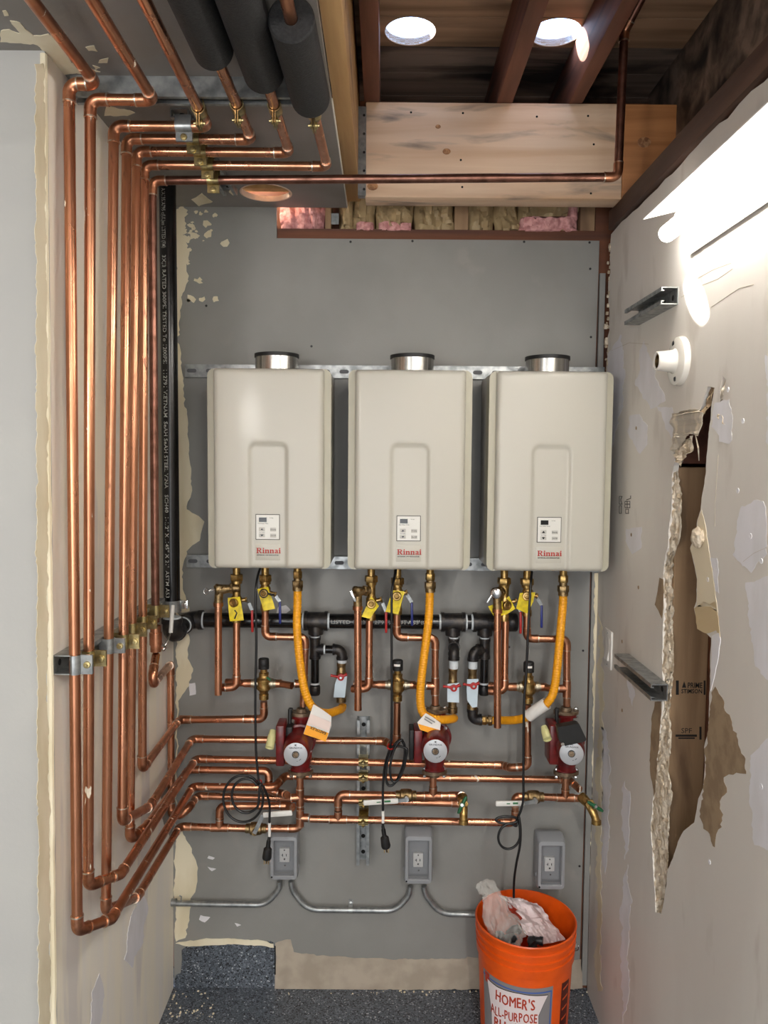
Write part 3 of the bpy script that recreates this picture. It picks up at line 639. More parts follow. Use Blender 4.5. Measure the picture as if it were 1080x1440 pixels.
# ------------------------------------------------------------------ pipe builders
RC = .0111
def elbow(parent, p0, p1, p2, r=RC, rad=.019, m=None, ext=.017, k=1.13, sl=None, name='elbow', collar=1.2):
    d1 = (p1-p0).normalized(); d2 = (p2-p1).normalized(); arc, t = arc_corner(p0, p1, p2, rad, 7)
    if t == 0: return 0
    path = [p1-d1*(t+ext)] + arc + [p1+d2*(t+ext)]
    b = B(); tube(b, path, r*k, 16, True, 0)
    for e, d in ((path[0], -d1), (path[-1], d2)): cyl(b, e-d*.0012, e+d*.0018, r*collar, 16, mi=1)
    obj(name, b, [m or copper_fit, sl or solder], parent); return t
def pipe_seg(parent, a, c, r=RC, m=None, name='pipe'):
    b = B(); cyl(b, a, c, r, 16); return obj(name, b, m or copper, parent)
def run(name, label, pts, r=RC, m=None, mf=None, cat='pipe', group=None, tees=(), couplings=(), rad=.019, open_end=False):
    pts = [Vector(p) for p in pts]; base = min(pts, key=lambda p: p.z)
    t = thing(name, label, cat, base, group); tr = [0]*len(pts)
    for i in range(1, len(pts)-1): tr[i] = elbow(t, pts[i-1], pts[i], pts[i+1], r, rad, mf)
    for i in range(len(pts)-1):
        d = (pts[i+1]-pts[i]).normalized(); pipe_seg(t, pts[i]+d*tr[i], pts[i+1]-d*tr[i+1], r, m)
    for p, d, br in tees: tee(t, p, d, br, r, mf)
    for p, d in couplings:
        p, d = Vector(p), Vector(d).normalized(); b = B(); cyl(b, p-d*.016, p+d*.016, r*1.13, 16)
        for e in (-1, 1): cyl(b, p+d*(.0155*e-.0014), p+d*(.0155*e+.0014), r*1.2, 16, mi=1)
        obj('coupling', b, [mf or copper_fit, solder], t)
    return t
def tee(parent, p, d, br, r=RC, mf=None):
    p, d, br = Vector(p), Vector(d).normalized(), Vector(br).normalized(); b = B()
    cyl(b, p-d*.027, p+d*.027, r*1.13, 16); cyl(b, p, p+br*.027, r*1.13, 16)
    for e in (p-d*.027, p+d*.027): cyl(b, e-d*.0015, e+d*.0015, r*1.2, 16, mi=1)
    cyl(b, p+br*.0255, p+br*.0285, r*1.2, 16, mi=1)
    return obj('tee', b, [mf or copper_fit, solder], parent)

# ---- the seven runs coming down the left wall
XB = -.636
YR, YH = -.072, -.128          # planes of the runs along the back wall and of the cold header
def ceil_run(top, bx_, cpx, X):
    A = onX(*top, X); Bp = onY(bx_[0], bx_[1], A.y); Bp.z = A.z; C = onZ(*cpx, Bp.z); d = (C-Bp).normalized(); return [Bp+d*2.0, Bp, A]
def corner(px, py, Y): return onY(px, py, Y)
tops = [ceil_run((97, 118), (135, 113), (45, 0), -.640), ceil_run((127, 140), (216, 136), (130, 0), -.607), ceil_run((160, 177), (292, 177), (203, 0), -.605),
        ceil_run((178, 195), (354, 200), (300, 70), -.605), ceil_run((192, 213), (407, 220), (370, 100), -.605), ceil_run((203, 232), (460, 235), (437, 140), -.605)]
LR = 'copper pipes down the left wall'
# pipe 1
G = onY(271, 1106, YR-.034); P1 = tops[0] + [onX(108.7, 1309, XB), onX(157, 1292, G.x), G, onY(386, 1107, YR-.034), onY(401, 1091, -.060), onY(800, 1096.5, -.060), onY(815, 1110, YH+.012)]
run('copper_pipe', 'frontmost copper pipe down the left wall, flecked with plaster, ending lowest', P1, m=copper_spl, group=LR)
# pipe 2
G = onY(275.4, 1067, YR); P2 = tops[1] + [onX(124, 1246, XB), onX(169.7, 1229, G.x), G, onY(707, 1076, YR), onY(718, 1079.5, -.10), onY(742, 1078, -.115), onY(742, 990.5, -.115)]
run('copper_pipe', 'second copper pipe from the front on the left wall, with a flake of plaster', P2, m=copper_spl, group=LR)
# pipe 3
G = onY(253, 1162, YH); P3 = tops[2] + [onX(149, 1280, XB), onX(193, 1261.5, G.x), G, onY(360, 1165, YH)-V(.033, 0, 0)]
run('copper_pipe', 'third copper pipe from the front on the left wall, ending above the lowest elbow', P3, group=LR, tees=[(onY(309, 1164, YH), (1, 0, 0), (0, 0, 1))])
tp = onY(309, 1164, YH)
u = onY(309, 1136, YH)
run('copper_pipe', 'short copper bridge pipe rising from the lowest tee behind the cord coil', [tp+V(0, 0, .029), V(tp.x, YH, u.z+.006), onY(404, 1133, YH), onY(407, 1134, YH-.005)])
# pipe 4
G = onY(270, 1039, YR); P4 = tops[3] + [onX(172, 1155, -.606), onX(211, 1134, G.x), G, onY(540, 1042, YR), onY(549, 1047, YR-.02), onY(558, 1047, -.115), onY(558.5, 988, -.115)]
run('copper_pipe', 'fourth copper pipe from the front on the left wall, with the left foam sleeve', P4, group=LR)
# pipe 5
G = onY(265, 1082, YR); e5 = onX(182.6, 1182, XB); mid = onX(205, 1163, G.x)
P5 = tops[4] + [e5, mid, G, onY(378, 1084, YR), onY(378, 1111, YR-.009), onY(396, 1116, YR-.018), onY(404, 1118, YH+.004)]
run('copper_pipe', 'fifth copper pipe from the front on the left wall, with the middle foam sleeve', P5, group=LR)
# pipe 6
G = onY(252.5, 1012, -.10); P6 = tops[5] + [onX(200, 1082, XB+.002), G, onY(371.5, 1011, -.115), onY(371, 986.5, -.115)]
run('copper_pipe', 'sixth copper pipe from the front on the left wall, with the short foam sleeve', P6, group=LR, couplings=[(P6[4].lerp(P6[5], .06), (1, 0, 0)), (P6[4].lerp(P6[5], .82), (1, 0, 0))])
# pipe 7: dull run under the ceiling to the right, down the wall, lever valve, then to the back corner
A = onX(214, 254, -.605); R1 = onY(869, 247, A.y); R1.z = A.z+.018; R2 = onY(878, 44, A.y); R3 = R2 + V(.05, -.08, .10)
V7 = onX(219, 898, XB+.012)
run('copper_pipe', 'dull brown copper pipe crossing the header beam to a riser at the right', [V7+V(0, 0, .046), A, R1, R2, R3], m=copper_dark)
E0 = onX(212, 966, XB+.03); E1 = onX(240, 934, -.667); E2 = onX(241, 1149, -.667); G = onY(277.5, 1119, YR+.016)
G = onY(277.5, 1119, YR+.016)
run('copper_pipe', 'copper pipe leaving the wall lever valve, turning down the corner, ending at the middle tap', [V7-V(0, 0, .046), E0, E1, E2, onX(260, 1144, G.x-.003), G, onY(650, 1130, YR+.016), onY(649, 1130, YR-.015)])
# ---- lever valve on pipe 7
t = thing('lever_valve', 'copper lever valve with white handle on the left wall below the clamps', 'valve', V7-V(0, 0, .035))
b = B(); lathe(b, [(-.036, .0125), (-.036, .0145), (-.018, .0145), (-.017, .017), (.017, .017), (.018, .0145), (.036, .0145), (.036, .0125)], V7, (0, 0, 1), 18); obj('body', b, copper_fit, t)
p = onX(229, 911, XB+.012); h0 = onX(234, 905, XB+.02); h1 = onX(240, 890, XB+.02); h2 = onX(243, 851, XB+.02)
b = B(); cyl(b, V7, p, .007, 12); hexn(b, p, p-V7, .010, .008); obj('stem', b, chrome, t)
b = B(); tube(b, [p, h0, h1], .0025, 8); obj('lever', b, chrome, t); b = B(); tube(b, smooth_path([h1, h1.lerp(h2, .5), h2], 4), .0062, 10); obj('lever_handle', b, whiteh, t)

# ------------------------------------------------------------------ pump risers and cold header
X1 = onY(422, 1120, YH); X2 = onY(609, 1105, YH); X3 = onY(795, 1110, YH)
pu1 = onY(422, 1090, YH); pu2 = onY(609, 1088, YH); pu3 = onY(796, 1090, YH)
c1 = onY(422, 1165, YH); tl = onY(422, 1152, YH)
run('copper_pipe', 'upright copper riser under the left pump with an elbow at its foot', [onY(360, 1165, YH)+V(.033, 0, 0), c1, pu1], tees=[(onY(422, 1121, YH), (0, 0, 1), (-1, 0, -.1)), (onY(422, 1150, YH), (0, 0, 1), (1, 0, 0))])
hx = [onY(422, 1151.5, YH)+V(.031, 0, 0), onY(724.5, 1157, YH), onY(724.5, 1120.5, YH), onY(750, 1120.5, YH)-V(.033, 0, 0)]
run('copper_pipe', 'lowest long copper pipe from the left pump riser to the right lever valve', hx, tees=[(onY(475.5, 1152.5, YH), (1, 0, 0), (0, 0, 1))])
run('copper_pipe', 'short copper pipe rising from the header tee to the middle lever valve', [onY(475.5, 1152.5, YH)+V(0, 0, .031), onY(475.5, 1117, YH), onY(571, 1118.5, YH)-V(.033, 0, 0)])
run('copper_pipe', 'short copper pipe from the middle lever valve to the drain tap', [onY(571, 1118.5, YH)+V(.033, 0, 0), onY(648, 1119, YH), onY(650, 1120, YH-.05)], tees=[(V(X2.x, YH, onY(609, 1119, YH).z), (1, 0, 0), (0, 0, 1))])
run('copper_pipe', 'short copper riser under the middle pump', [V(X2.x, YH, onY(609, 1119, YH).z+.029), V(X2.x, YH, pu2.z)])
run('copper_pipe', 'short copper pipe from the right lever valve to the right pump drain', [onY(750, 1120.5, YH)+V(.033, 0, 0), onY(819, 1123, YH)], tees=[(V(X3.x, YH, onY(795, 1122, YH).z), (1, 0, 0), (0, 0, 1))])
run('copper_pipe', 'short copper riser under the right pump', [V(X3.x, YH, onY(795, 1122, YH).z+.029), V(X3.x, YH, pu3.z)])
def bar_valve(label, px, py, hp, m_mark):
    c = onY(px, py, YH); t = thing('lever_valve', label, 'valve', c-V(0, 0, .018))
    b = B(); lathe(b, [(-.032, .0115), (-.032, .0145), (-.020, .0145), (-.016, .019), (-.006, .020), (.006, .020), (.016, .019), (.020, .0145), (.032, .0145), (.032, .0115)], c, (1, 0, 0), 18); obj('body', b, brass_dull, t)
    s0 = c+V(0, -.03, .0); b = B(); cyl(b, c, s0, .009, 14); hexn(b, s0, (0, -1, 0), .009, .008); obj('stem', b, chrome if m_mark else brass_dull, t)
    P = [onY(x, y, YH-.034) for x, y in hp]; b = B(); box_path(b, [s0+V(0, -.003, 0)]+P[:1], .012, .003); obj('lever', b, zinc, t)
    b = B(); box_path(b, P, .0165, .008, .003); o = obj('lever_handle', b, whiteh, t)
    if m_mark:
        q0 = P[0].lerp(P[1], .22); q1 = P[0].lerp(P[1], .4); b = B(); box_path(b, [q0+V(0, -.0045, .002), q1+V(0, -.0045, .002)], .006, .0006); obj('printed_mark', b, greenink, o)
        q0 = P[0].lerp(P[1], .50); q1 = P[0].lerp(P[1], .62); b = B(); box_path(b, [q0+V(0, -.0045, .001), q1+V(0, -.0045, .001)], .003, .0006); obj('printed_mark', b, greenink, o)
    return t
def box_path(b, P, wid, th, bev=0):
    for a, c in zip(P, P[1:]):
        d = c-a; ang = math.atan2(d.z, math.hypot(d.x, d.y)); yaw = math.atan2(d.y, d.x)
        rot = Matrix.Rotation(yaw, 3, 'Z') @ Matrix.Rotation(-ang, 3, 'Y')
        box(b, (a+c)/2, (d.length, th, wid), rot, bev)
bar_valve('brass lever valve with raised white handle under the black cord coil', 360, 1165, [(370, 1146), (411, 1143)], False)
bar_valve('brass lever valve with white handle left of the middle pump', 571, 1118.5, [(560, 1126), (511, 1129)], True)
bar_valve('brass lever valve with white handle left of the right pump', 750, 1120.5, [(737, 1129.5), (697, 1130)], True)
def tap(label, px, py, hpx, inlet, dx=0, y0=None):
    y0 = YH-.05 if y0 is None else y0; c = onY(px, py, y0); t = thing('drain_tap', label, 'tap', c-V(0, 0, .05))
    b = B(); tube(b, [inlet, inlet.lerp(c, .35), c, c+V(dx*.4, -.02, -.018), c+V(dx*.8, -.026, -.042)], [.0155, .0155, .014, .0125, .011], 16); lathe(b, [(0, .010), (0, .0145), (.012, .0145), (.012, .010)], c+V(dx*.75, -.025, -.036), (dx*.25, -.12, -1), 18); hexn(b, c+V(0, -.004, .004), (0, -1, .3), .016, .016); obj('body', b, brass, t)
    h = onY(hpx[0], hpx[1], y0-.045); b = B(); cyl(b, c, h, .005, 10); obj('stem', b, brass, t)
    b = B(); d = Vector(hpx[2]+(0,)) if len(hpx[2]) == 2 else Vector(hpx[2]); d = V(d.x, 0, d.y).normalized(); n = (h-c).normalized()
    lathe(b, [(0, 0), (0, .008), (.008, .007), (.008, 0)], h-n*.004, n, 12); tube(b, [h-d*.028, h-d*.018, h, h+d*.018, h+d*.028], [.0035, .006, .0045, .006, .0035], 10); obj('wing_handle', b, greenh, t)
    b = B(); hexn(b, h+n*.006, n, .005, .004); obj('handle_screw', b, chrome, t)
tap('brass drain tap with dark green handle below the middle pump', 651, 1131, (650, 1132, (-.45, -1)), onY(650, 1120, YH-.046), .0, YH-.075)
tap('brass drain tap with dark green handle in the right corner', 829, 1132, (837, 1134, (-1, .62)), onY(817, 1120, YH-.004), .02, YH-.035)

# ------------------------------------------------------------------ struts and clamps
def strut_mesh(b, a, c, open_d, w=.041, h=.041, th=.0025, lip=.0095):
    a, c, o = Vector(a), Vector(c), Vector(open_d).normalized(); ax = (c-a).normalized(); s = ax.cross(o)
    hw = w/2; pr = [(-hw, h), (-hw, 0), (hw, 0), (hw, h), (hw-lip, h), (hw-lip, h-.007), (hw-lip+th, h-.007), (hw-lip+th, h-th), (hw-th, h-th), (hw-th, th), (-hw+th, th), (-hw+th, h-th), (-hw+lip-th, h-th), (-hw+lip-th, h-.007), (-hw+lip, h-.007), (-hw+lip, h)]
    sweep_profile(b, pr, a, c, s, o)
def strut(name, label, a, c, open_d, w=.041, h=.041, slots=True):
    b = B(); strut_mesh(b, a, c, open_d, w, h); o = obj(name, b, zinc); tag(o, label, 'strut')
    if slots:
        a, c = Vector(a), Vector(c); L = (c-a).length; n = int(L/.05); d = (c-a).normalized(); od = Vector(open_d).normalized(); s = d.cross(od)
        b = B()
        for i in range(n):
            p = a+d*(L*(i+.5)/n)+od*.0028
            lathe(b, [(0, 0), (0, .007), (.0004, .007), (.0004, 0)], p, od, 10)
        o2 = obj('slots', b, blackgap, o); o2['kind'] = 'stuff'
    return o
def clamp(label, c, pd, away, gap, m, ear=1, wid=.031, r=RC, screw=None, group=None, depth=.023):
    # band round a pipe held on a strut: pd pipe direction, away = from strut to pipe, ear on the outer side
    c, pd, away = Vector(c), Vector(pd).normalized(), Vector(away).normalized(); s = pd.cross(away)
    t = thing('pipe_clamp', label, 'clamp', c-V(0, 0, .02), group); ri = r+.0012; ro = r+.0034
    pr = []
    for sg in (1, -1):
        poly_o = [(sg*.0095, -gap)] + [(sg*ro*math.cos(q), ro*math.sin(q)) for q in [k*math.pi/2/6 for k in range(0, 6)]] + [(sg*.0035, ro*.98), (sg*.0035, ro+depth)]
        poly_i = [(sg*.0012, ro+depth), (sg*.0012, ri)] + [(sg*ri*math.cos(q), ri*math.sin(q)) for q in [k*math.pi/2/6 for k in range(5, -1, -1)]] + [(sg*.0073, -gap)]
        b = B(); sweep_profile(b, poly_o+poly_i, c-pd*wid/2, c+pd*wid/2, s, away)
        obj('half_band', b, m, t, sharp=35)
    e = c+away*(ro+depth*.55); b = B(); lathe(b, [(0, 0), (0, .0075), (.004, .0068), (.005, 0)], e+s*.0036, s, 12); lathe(b, [(0, 0), (0, .0075), (.004, .0068), (.005, 0)], e-s*.0036, -s, 12); cyl(b, e-s*.012, e+s*.012, .003, 8); obj('bolt', b, screw or yzinc, t)
    return t
# strut along the left wall, open towards the room
pz = PL(72, 937); zs = pz.z
b0 = V(XW(zs), -.905, zs); b1 = V(XW(zs), -.24, zs)
strut('wall_strut', 'galvanized strut channel along the left wall behind the copper pipes', b0, b1, (1, 0, 0))
CL = [(0, zinc, 'grey strut clamp on the frontmost left wall pipe'), (1, yzinc, 'yellow strut clamp on the second left wall pipe'), (2, zinc, 'wide grey strut clamp on the third left wall pipe'), (3, yzinc, 'yellow strut clamp on the fourth left wall pipe'), (4, yzinc, 'yellow strut clamp on the fifth left wall pipe'), (5, yzinc, 'yellow strut clamp on the sixth left wall pipe')]
for i, m, lb in CL:
    P = (P1, P2, P3, P4, P5, P6)[i]; a, c = P[2], P[3]; t_ = (zs-a.z)/(c.z-a.z); p = a.lerp(c, t_)
    clamp(lb, p, (0, 0, 1), (1, 0, 0), p.x-(XW(zs)+.041)+.006, m, wid=.034 if i else .04, group='clamps on the left wall strut')
p = A.lerp(V7, (zs+.01-A.z)/(V7.z-A.z)); clamp('yellow strut clamp on the pipe beside the black gas pipe', p, (0, 0, 1), (1, 0, 0), .03, yzinc, wid=.034, group='clamps on the left wall strut')
# ceiling struts
q = onZ(250, 107, ZC); y1 = q.y
strut('ceiling_strut', 'galvanized strut channel across the ceiling above the pipe elbows', V(PL(90, 108).x+.01, y1+.0205, ZC), V(edge_back-.003, y1+.0205, ZC), (0, 0, -1))
for i, m, lb in ((2, yzinc, 'hanging clamp on the first pipe right of the elbow pair'), (3, yzinc, 'hanging clamp below the first foam sleeve'), (4, yzinc, 'hanging clamp below the middle foam sleeve'), (5, yzinc, 'hanging clamp below the short foam sleeve')):
    P = (P1, P2, P3, P4, P5, P6)[i]; d = (P[0]-P[1]).normalized(); t_ = (y1+.0205+.012-P[1].y)/d.y; p = P[1]+d*t_
    clamp(lb, p, d, (0, 0, -1), .02, m, wid=.03, group='clamps under the ceiling strut')
s0 = onZ(252, 152, ZC); s1 = onZ(298, 262, ZC)
strut('ceiling_strut', 'short strut channel running back under the ceiling over five pipes', V(s0.x, s0.y, ZC), V(s0.x+.012, s1.y+.02, ZC), (0, 0, -1), h=.020)
for i, px, m, lb in ((2, (259, 180), zinc, 'grey clamp, frontmost of the diagonal row under the ceiling'), (3, (272, 200), yzinc, 'second clamp from the front in the diagonal row under the ceiling'), (4, (282, 222), yzinc, 'third clamp from the front in the diagonal row under the ceiling'), (5, (292, 236), yzinc, 'fourth clamp from the front in the diagonal row under the ceiling')):
    P = (P1, P2, P3, P4, P5, P6)[i]; p = onY(px[0], px[1], P[1].y); p.z = P[1].z
    clamp(lb, p, (1, 0, 0), (0, 0, -1), .022, m, wid=.036 if i == 2 else .03, group='diagonal clamps under the ceiling', depth=.018)
p = onY(300, 253, A.y); p.z = A.z+(R1.z-A.z)*(p.x-A.x)/(R1.x-A.x); clamp('rearmost yellow clamp in the diagonal row, on the dull brown pipe', p, (1, 0, 0), (0, 0, -1), .04, yzinc, wid=.03, group='diagonal clamps under the ceiling', depth=.018)
# foam sleeves
def sleeve_(label, P, far_px, near_px, r=.040):
    d = (P[0]-P[1]).normalized(); f = onZ(far_px[0], far_px[1], P[1].z); t0 = (f.y-P[1].y)/d.y
    t1 = 1.95 if near_px is None else (onZ(near_px[0], near_px[1], P[1].z).y-P[1].y)/d.y
    b = B(); a = P[1]+d*t0; c = P[1]+d*t1; L = (c-a).length
    lathe(b, [(0, .0116), (0, r-.003), (.003, r), (L-.003, r), (L, r-.003), (L, .0116), (0, .0116)], a, d, 28)
    o = obj('pipe_insulation', b, foam); tag(o, label, 'insulation', 'black foam sleeves on the ceiling pipes')
sleeve_('long black foam sleeve, left of the three under the ceiling', P4, (294, 72), None, .0365)
sleeve_('long black foam sleeve, middle of the three under the ceiling', P5, (368, 104), None, .039)
sleeve_('short black foam sleeve with its open end showing, right of the three', P6, (437, 139), (418, 26), .0395)
# heater rails and the strut in the middle of the back wall
def rail(label, y0, y1_, xa, xb):
    a = onY(xa, y0, 0); c = onY(xb, y1_, 0)
    b = B(); w = .040; prof = [(-w/2, 0), (w/2, 0), (w/2, .016), (w/2-.0025, .016), (w/2-.0025, .0025), (-w/2+.0025, .0025), (-w/2+.0025, .016), (-w/2, .016)]
    b2 = [(s, .016-t) for s, t in prof]; sweep_profile(b, b2, a, c, (0, 0, 1), (0, -1, 0)); o = obj('mounting_rail', b, zinc); tag(o, label, 'rail')
    L = (c-a).length; n = int(L/.058)
    for i in range(n):
        p = a.lerp(c, (i+.35)/n)+V(0, -.0163, 0); b = B()
        prism(b, [p+V(-.009+.006*math.cos(t), 0, .006*math.sin(t)) for t in [math.pi/2+math.pi*k/6 for k in range(7)]]+[p+V(.009+.006*math.cos(t), 0, .006*math.sin(t)) for t in [-math.pi/2+math.pi*k/6 for k in range(7)]], (0, -1, 0), .0005); obj('slot', b, M('shadowed_slot', '55565A', .6) if 'shadowed_slot' not in MATS else MATS['shadowed_slot'], o, ns=False)
rail('upper galvanized mounting rail behind the water heaters', 522, 526, 262, 848)
rail('lower galvanized mounting rail behind the water heaters', 788, 795, 264, 852)
cx0 = onY(511.5, 1007, 0); cx1 = onY(509, 1208, 0)
so = strut('wall_strut', 'short upright strut channel in the middle of the back wall below the heaters', V(cx0.x, 0, cx0.z), V(cx0.x+.001, 0, cx1.z), (0, -1, 0))
for py, Y, lb in ((1071, YR, 'upper clamp on the middle upright strut'), (1092, -.065, 'second clamp on the middle upright strut'), (1126, YR, 'third clamp on the middle upright strut'), (1153.5, YH, 'lowest clamp on the middle upright strut')):
    p = onY(511, py, Y); clamp(lb, p, (1, 0, 0), (0, -1, 0), -Y-.041+.006, yzinc, wid=.03, group='clamps on the middle upright strut', depth=.012)
# loose strut ends on the right wall
a = onX(878, 448, XR-.041); c = onX(952, 417, XR); strut('wall_strut', 'short strut channel on the right wall above the lamp holder', V(XR, a.y, c.z), V(XR, c.y-.01, c.z), (-1, 0, 0))
a = onX(864, 918, XR-.041); c = onX(939, 974, XR); strut('wall_strut', 'short strut channel on the right wall beside the light switch', V(XR, a.y, c.z), V(XR, c.y, c.z), (-1, 0, 0))
# ------------------------------------------------------------------ water heaters
HW, HH = .356, .576
hl = onY(289, 660, -.26); htop = onY(377, 517, -.26).z; hbot = onY(377, 801, -.26).z
HH = htop-hbot
def heater(label, cx, zt_, dxf=0):
    zb = zt_-HH; zc = (zt_+zb)/2
    t = thing('water_heater', label, 'water heater', (cx, -.14, zb), 'water heaters on the back wall')
    b = B(); box(b, (cx, -.1315, zc), (HW-.006, .195, HH-.012), None, .004); obj('casing', b, heater_side, t)
    # curved trims on both sides of the cover
    for s in (-1, 1):
        b = B(); xo = cx+s*HW/2; xi = cx+s*(HW/2-.030); c = []
        rr = .020; z0, z1 = zb, zt_; sx = s
        pts = [(xi, z0), (xo-s*rr, z0)] + [(xo-s*rr+s*rr*math.sin(a), z0+rr-rr*math.cos(a)) for a in (.4, .8, 1.2)] + [(xo, z0+rr), (xo, z1-rr)] + [(xo-s*rr+s*rr*math.cos(a), z1-rr+rr*math.sin(a)) for a in (.4, .8, 1.2)] + [(xo-s*rr, z1), (xi, z1)]
        prism(b, [V(x, -.236, z) for x, z in pts], (0, 1, 0), .06)
        bmesh.ops.bevel(b, geom=[e for e in b.edges if all(abs(v.co.y+.236) < 1e-5 for v in e.verts) and len(e.link_faces) == 2 and abs(e.calc_face_angle(0)) > .5], offset=.006, segments=3, affect='EDGES')
        obj('side_trim', b, heater_t, t)
    # pressed front cover with the arched recess
    CW = .317; x0, x1 = cx-CW/2+dxf, cx+CW/2+dxf; z0, z1 = zb+.002, zt_-.001; yf_ = -.256; rc = .014
    us = [0, .002, .005, .009, .014] + [.014+(CW-.028)*i/66 for i in range(1, 66)] + [CW-.014, CW-.009, CW-.005, CW-.002, CW]
    H2 = z1-z0; vs_ = [0, .002, .005, .009, .014] + [.014+(H2-.028)*i/80 for i in range(1, 80)] + [H2-.014, H2-.009, H2-.005, H2-.002, H2]
    def sst(a, b_, x): x = max(0, min(1, (x-a)/(b_-a))); return x*x*(3-2*x)
    def depth(u, v):
        e = min(u, CW-u); ez = min(v, H2-v); y = yf_
        q = max(0, rc-e); q2 = max(0, rc-ez); r2 = math.hypot(q, q2); y += rc-math.sqrt(max(0, rc*rc-min(r2, rc)**2))
        xx = (u-CW/2)/(CW/2); y -= .007*(1-xx*xx)
        # arched recess: distance inside a round-topped slot open at the bottom
        hw, top, rad = .0585, .366, .026; px_, pz_ = abs(u-CW/2)-(hw-rad), v-(top-rad)
        d = math.hypot(max(px_, 0), max(pz_, 0))+min(max(px_, pz_), 0)-rad
        return y + .0075*sst(0, .011, -d)
    b = B(); g = []
    for v in vs_: g.append([b.verts.new(V(x0+u, depth(u, v), z0+v)) for u in us])
    for j in range(len(vs_)-1):
        for i in range(len(us)-1): b.faces.new((g[j][i], g[j][i+1], g[j+1][i+1], g[j+1][i]))
    loop = g[0][:-1]+[r[-1] for r in g[:-1]]+g[-1][:0:-1]+[r[0] for r in g[:0:-1]]
    bk = [b.verts.new(V(v.co.x, -.215, v.co.z)) for v in loop]; n = len(loop)
    for i in range(n): b.faces.new((loop[i], loop[(i+1) % n], bk[(i+1) % n], bk[i]))
    cv = obj('front_cover', b, heater_w, t, sharp=50)
    # control panel in the recess
    yp = -.2565; pcx, pcz = cx-.002+dxf, zb+.123
    b = B(); box(b, (pcx, yp+.001, pcz), (.070, .003, .074), None, .001); pn = obj('control_panel', b, panel_b, t)
    b = B(); box(b, (pcx, yp-.0006, pcz), (.066, .001, .070)); obj('panel_film', b, panel_m, pn, ns=False)
    b = B(); box(b, (pcx-.014, yp-.0014, pcz+.021), (.022, .001, .013)); obj('display', b, lcd, pn, ns=False)
    for bx_, bz in ((-.0165, -.006), (-.0165, -.024), (.016, -.007), (.016, -.0245)):
        b = B(); box(b, (pcx+bx_, yp-.0016, pcz+bz), (.017, .0014, .0105), None, .0005); bt = obj('button', b, button_m, pn)
    for sgn, bz in ((1, -.0063), (-1, -.0243)):
        b = B(); prism(b, [V(pcx-.0165-.0045, yp-.0024, pcz+bz-.0028*sgn), V(pcx-.0165+.0045, yp-.0024, pcz+bz-.0028*sgn), V(pcx-.0165, yp-.0024, pcz+bz+.0034*sgn)], (0, -1, 0), .0003); obj('arrow_mark', b, lcd, pn, ns=False)
    def txt(s_, size, x, z, m, par, bold=0): obj('lettering', text_bm(s_, size, lambda u, v: V(x+u, yp-.0026, z+v), bold), m, par, ns=False)
    txt('Hot Water Temp', .0042, pcx-.013, pcz+.0105, lcd, pn); txt('Set Temp', .0040, pcx-.0165, pcz-.0152, lcd, pn); txt('In Use', .0040, pcx+.011, pcz+.0265, lcd, pn)
    txt('Priority', .0052, pcx+.016, pcz-.007, lcd, pn); txt('On/Off', .0052, pcx+.016, pcz-.0245, lcd, pn)
    # badge: a slab-serif word built from strokes
    b = B(); box(b, (cx-.002+dxf, yp+.001, zb+.050), (.071, .002, .047), None, .0006); bd = obj('badge', b, heater_w, t)
    yb = -.2578; bx0 = cx-.0345+dxf; bz0 = zb+.047; S = .0156
    def rect(bb, xa, za, xb_, zb_): prism(bb, [V(xa, yb, za), V(xb_, yb, za), V(xb_, yb, zb_), V(xa, yb, zb_)], (0, -1, 0), .0003)
    b = B(); x = bx0; w = .0034; sf = .0016
    rect(b, x, bz0, x+.0072, bz0+sf); rect(b, x, bz0+S-sf, x+.0095, bz0+S); rect(b, x+.0018, bz0, x+.0018+w, bz0+S)
    arc_o = [V(x+.0085+.0055*math.cos(a), yb, bz0+S*.74+S*.26*math.sin(a)) for a in [math.pi/2-math.pi*k/8 for k in range(9)]]
    arc_i = [V(x+.0080+.0025*math.cos(a), yb, bz0+S*.74+S*.15*math.sin(a)) for a in [-math.pi/2+math.pi*k/8 for k in range(9)]]
    prism(b, arc_o+arc_i, (0, -1, 0), .0003); rect(b, x+.004, bz0+S*.46, x+.0085, bz0+S*.58)
    prism(b, [V(x+.0065, yb, bz0+S*.5), V(x+.0102, yb, bz0+S*.5), V(x+.0152, yb, bz0), V(x+.0112, yb, bz0)], (0, -1, 0), .0003); rect(b, x+.0108, bz0, x+.0162, bz0+sf)
    x += .0172; h_ = S*.70
    def glyph_i(x): rect(b, x, bz0, x+.0062, bz0+sf); rect(b, x+.0014, bz0, x+.0014+w, bz0+h_); rect(b, x, bz0+h_-sf, x+.0016, bz0+h_); rect(b, x+.0014, bz0+S-.0034, x+.0014+w, bz0+S)
    def glyph_n(x):
        rect(b, x, bz0, x+.0058, bz0+sf); rect(b, x+.0012, bz0, x+.0012+w, bz0+h_); rect(b, x, bz0+h_-sf, x+.0014, bz0+h_)
        rect(b, x+.0070, bz0, x+.0128, bz0+sf); rect(b, x+.0082, bz0, x+.0082+w, bz0+h_*.72)
        prism(b, [V(x+.0044, yb, bz0+h_*.72), V(x+.006, yb, bz0+h_*.80), V(x+.0082, yb, bz0+h_*.66), V(x+.0116, yb, bz0+h_*.72), V(x+.0112, yb, bz0+h_*.92), V(x+.0090, yb, bz0+h_), V(x+.0066, yb, bz0+h_*.97), V(x+.0044, yb, bz0+h_*.86)], (0, -1, 0), .0003)
    glyph_i(x); x += .0072; glyph_n(x); x += .0138; glyph_n(x); x += .0140
    rect(b, x+.0062, bz0, x+.0062+w*.9, bz0+h_*.75); rect(b, x+.0092, bz0, x+.0112, bz0+sf)
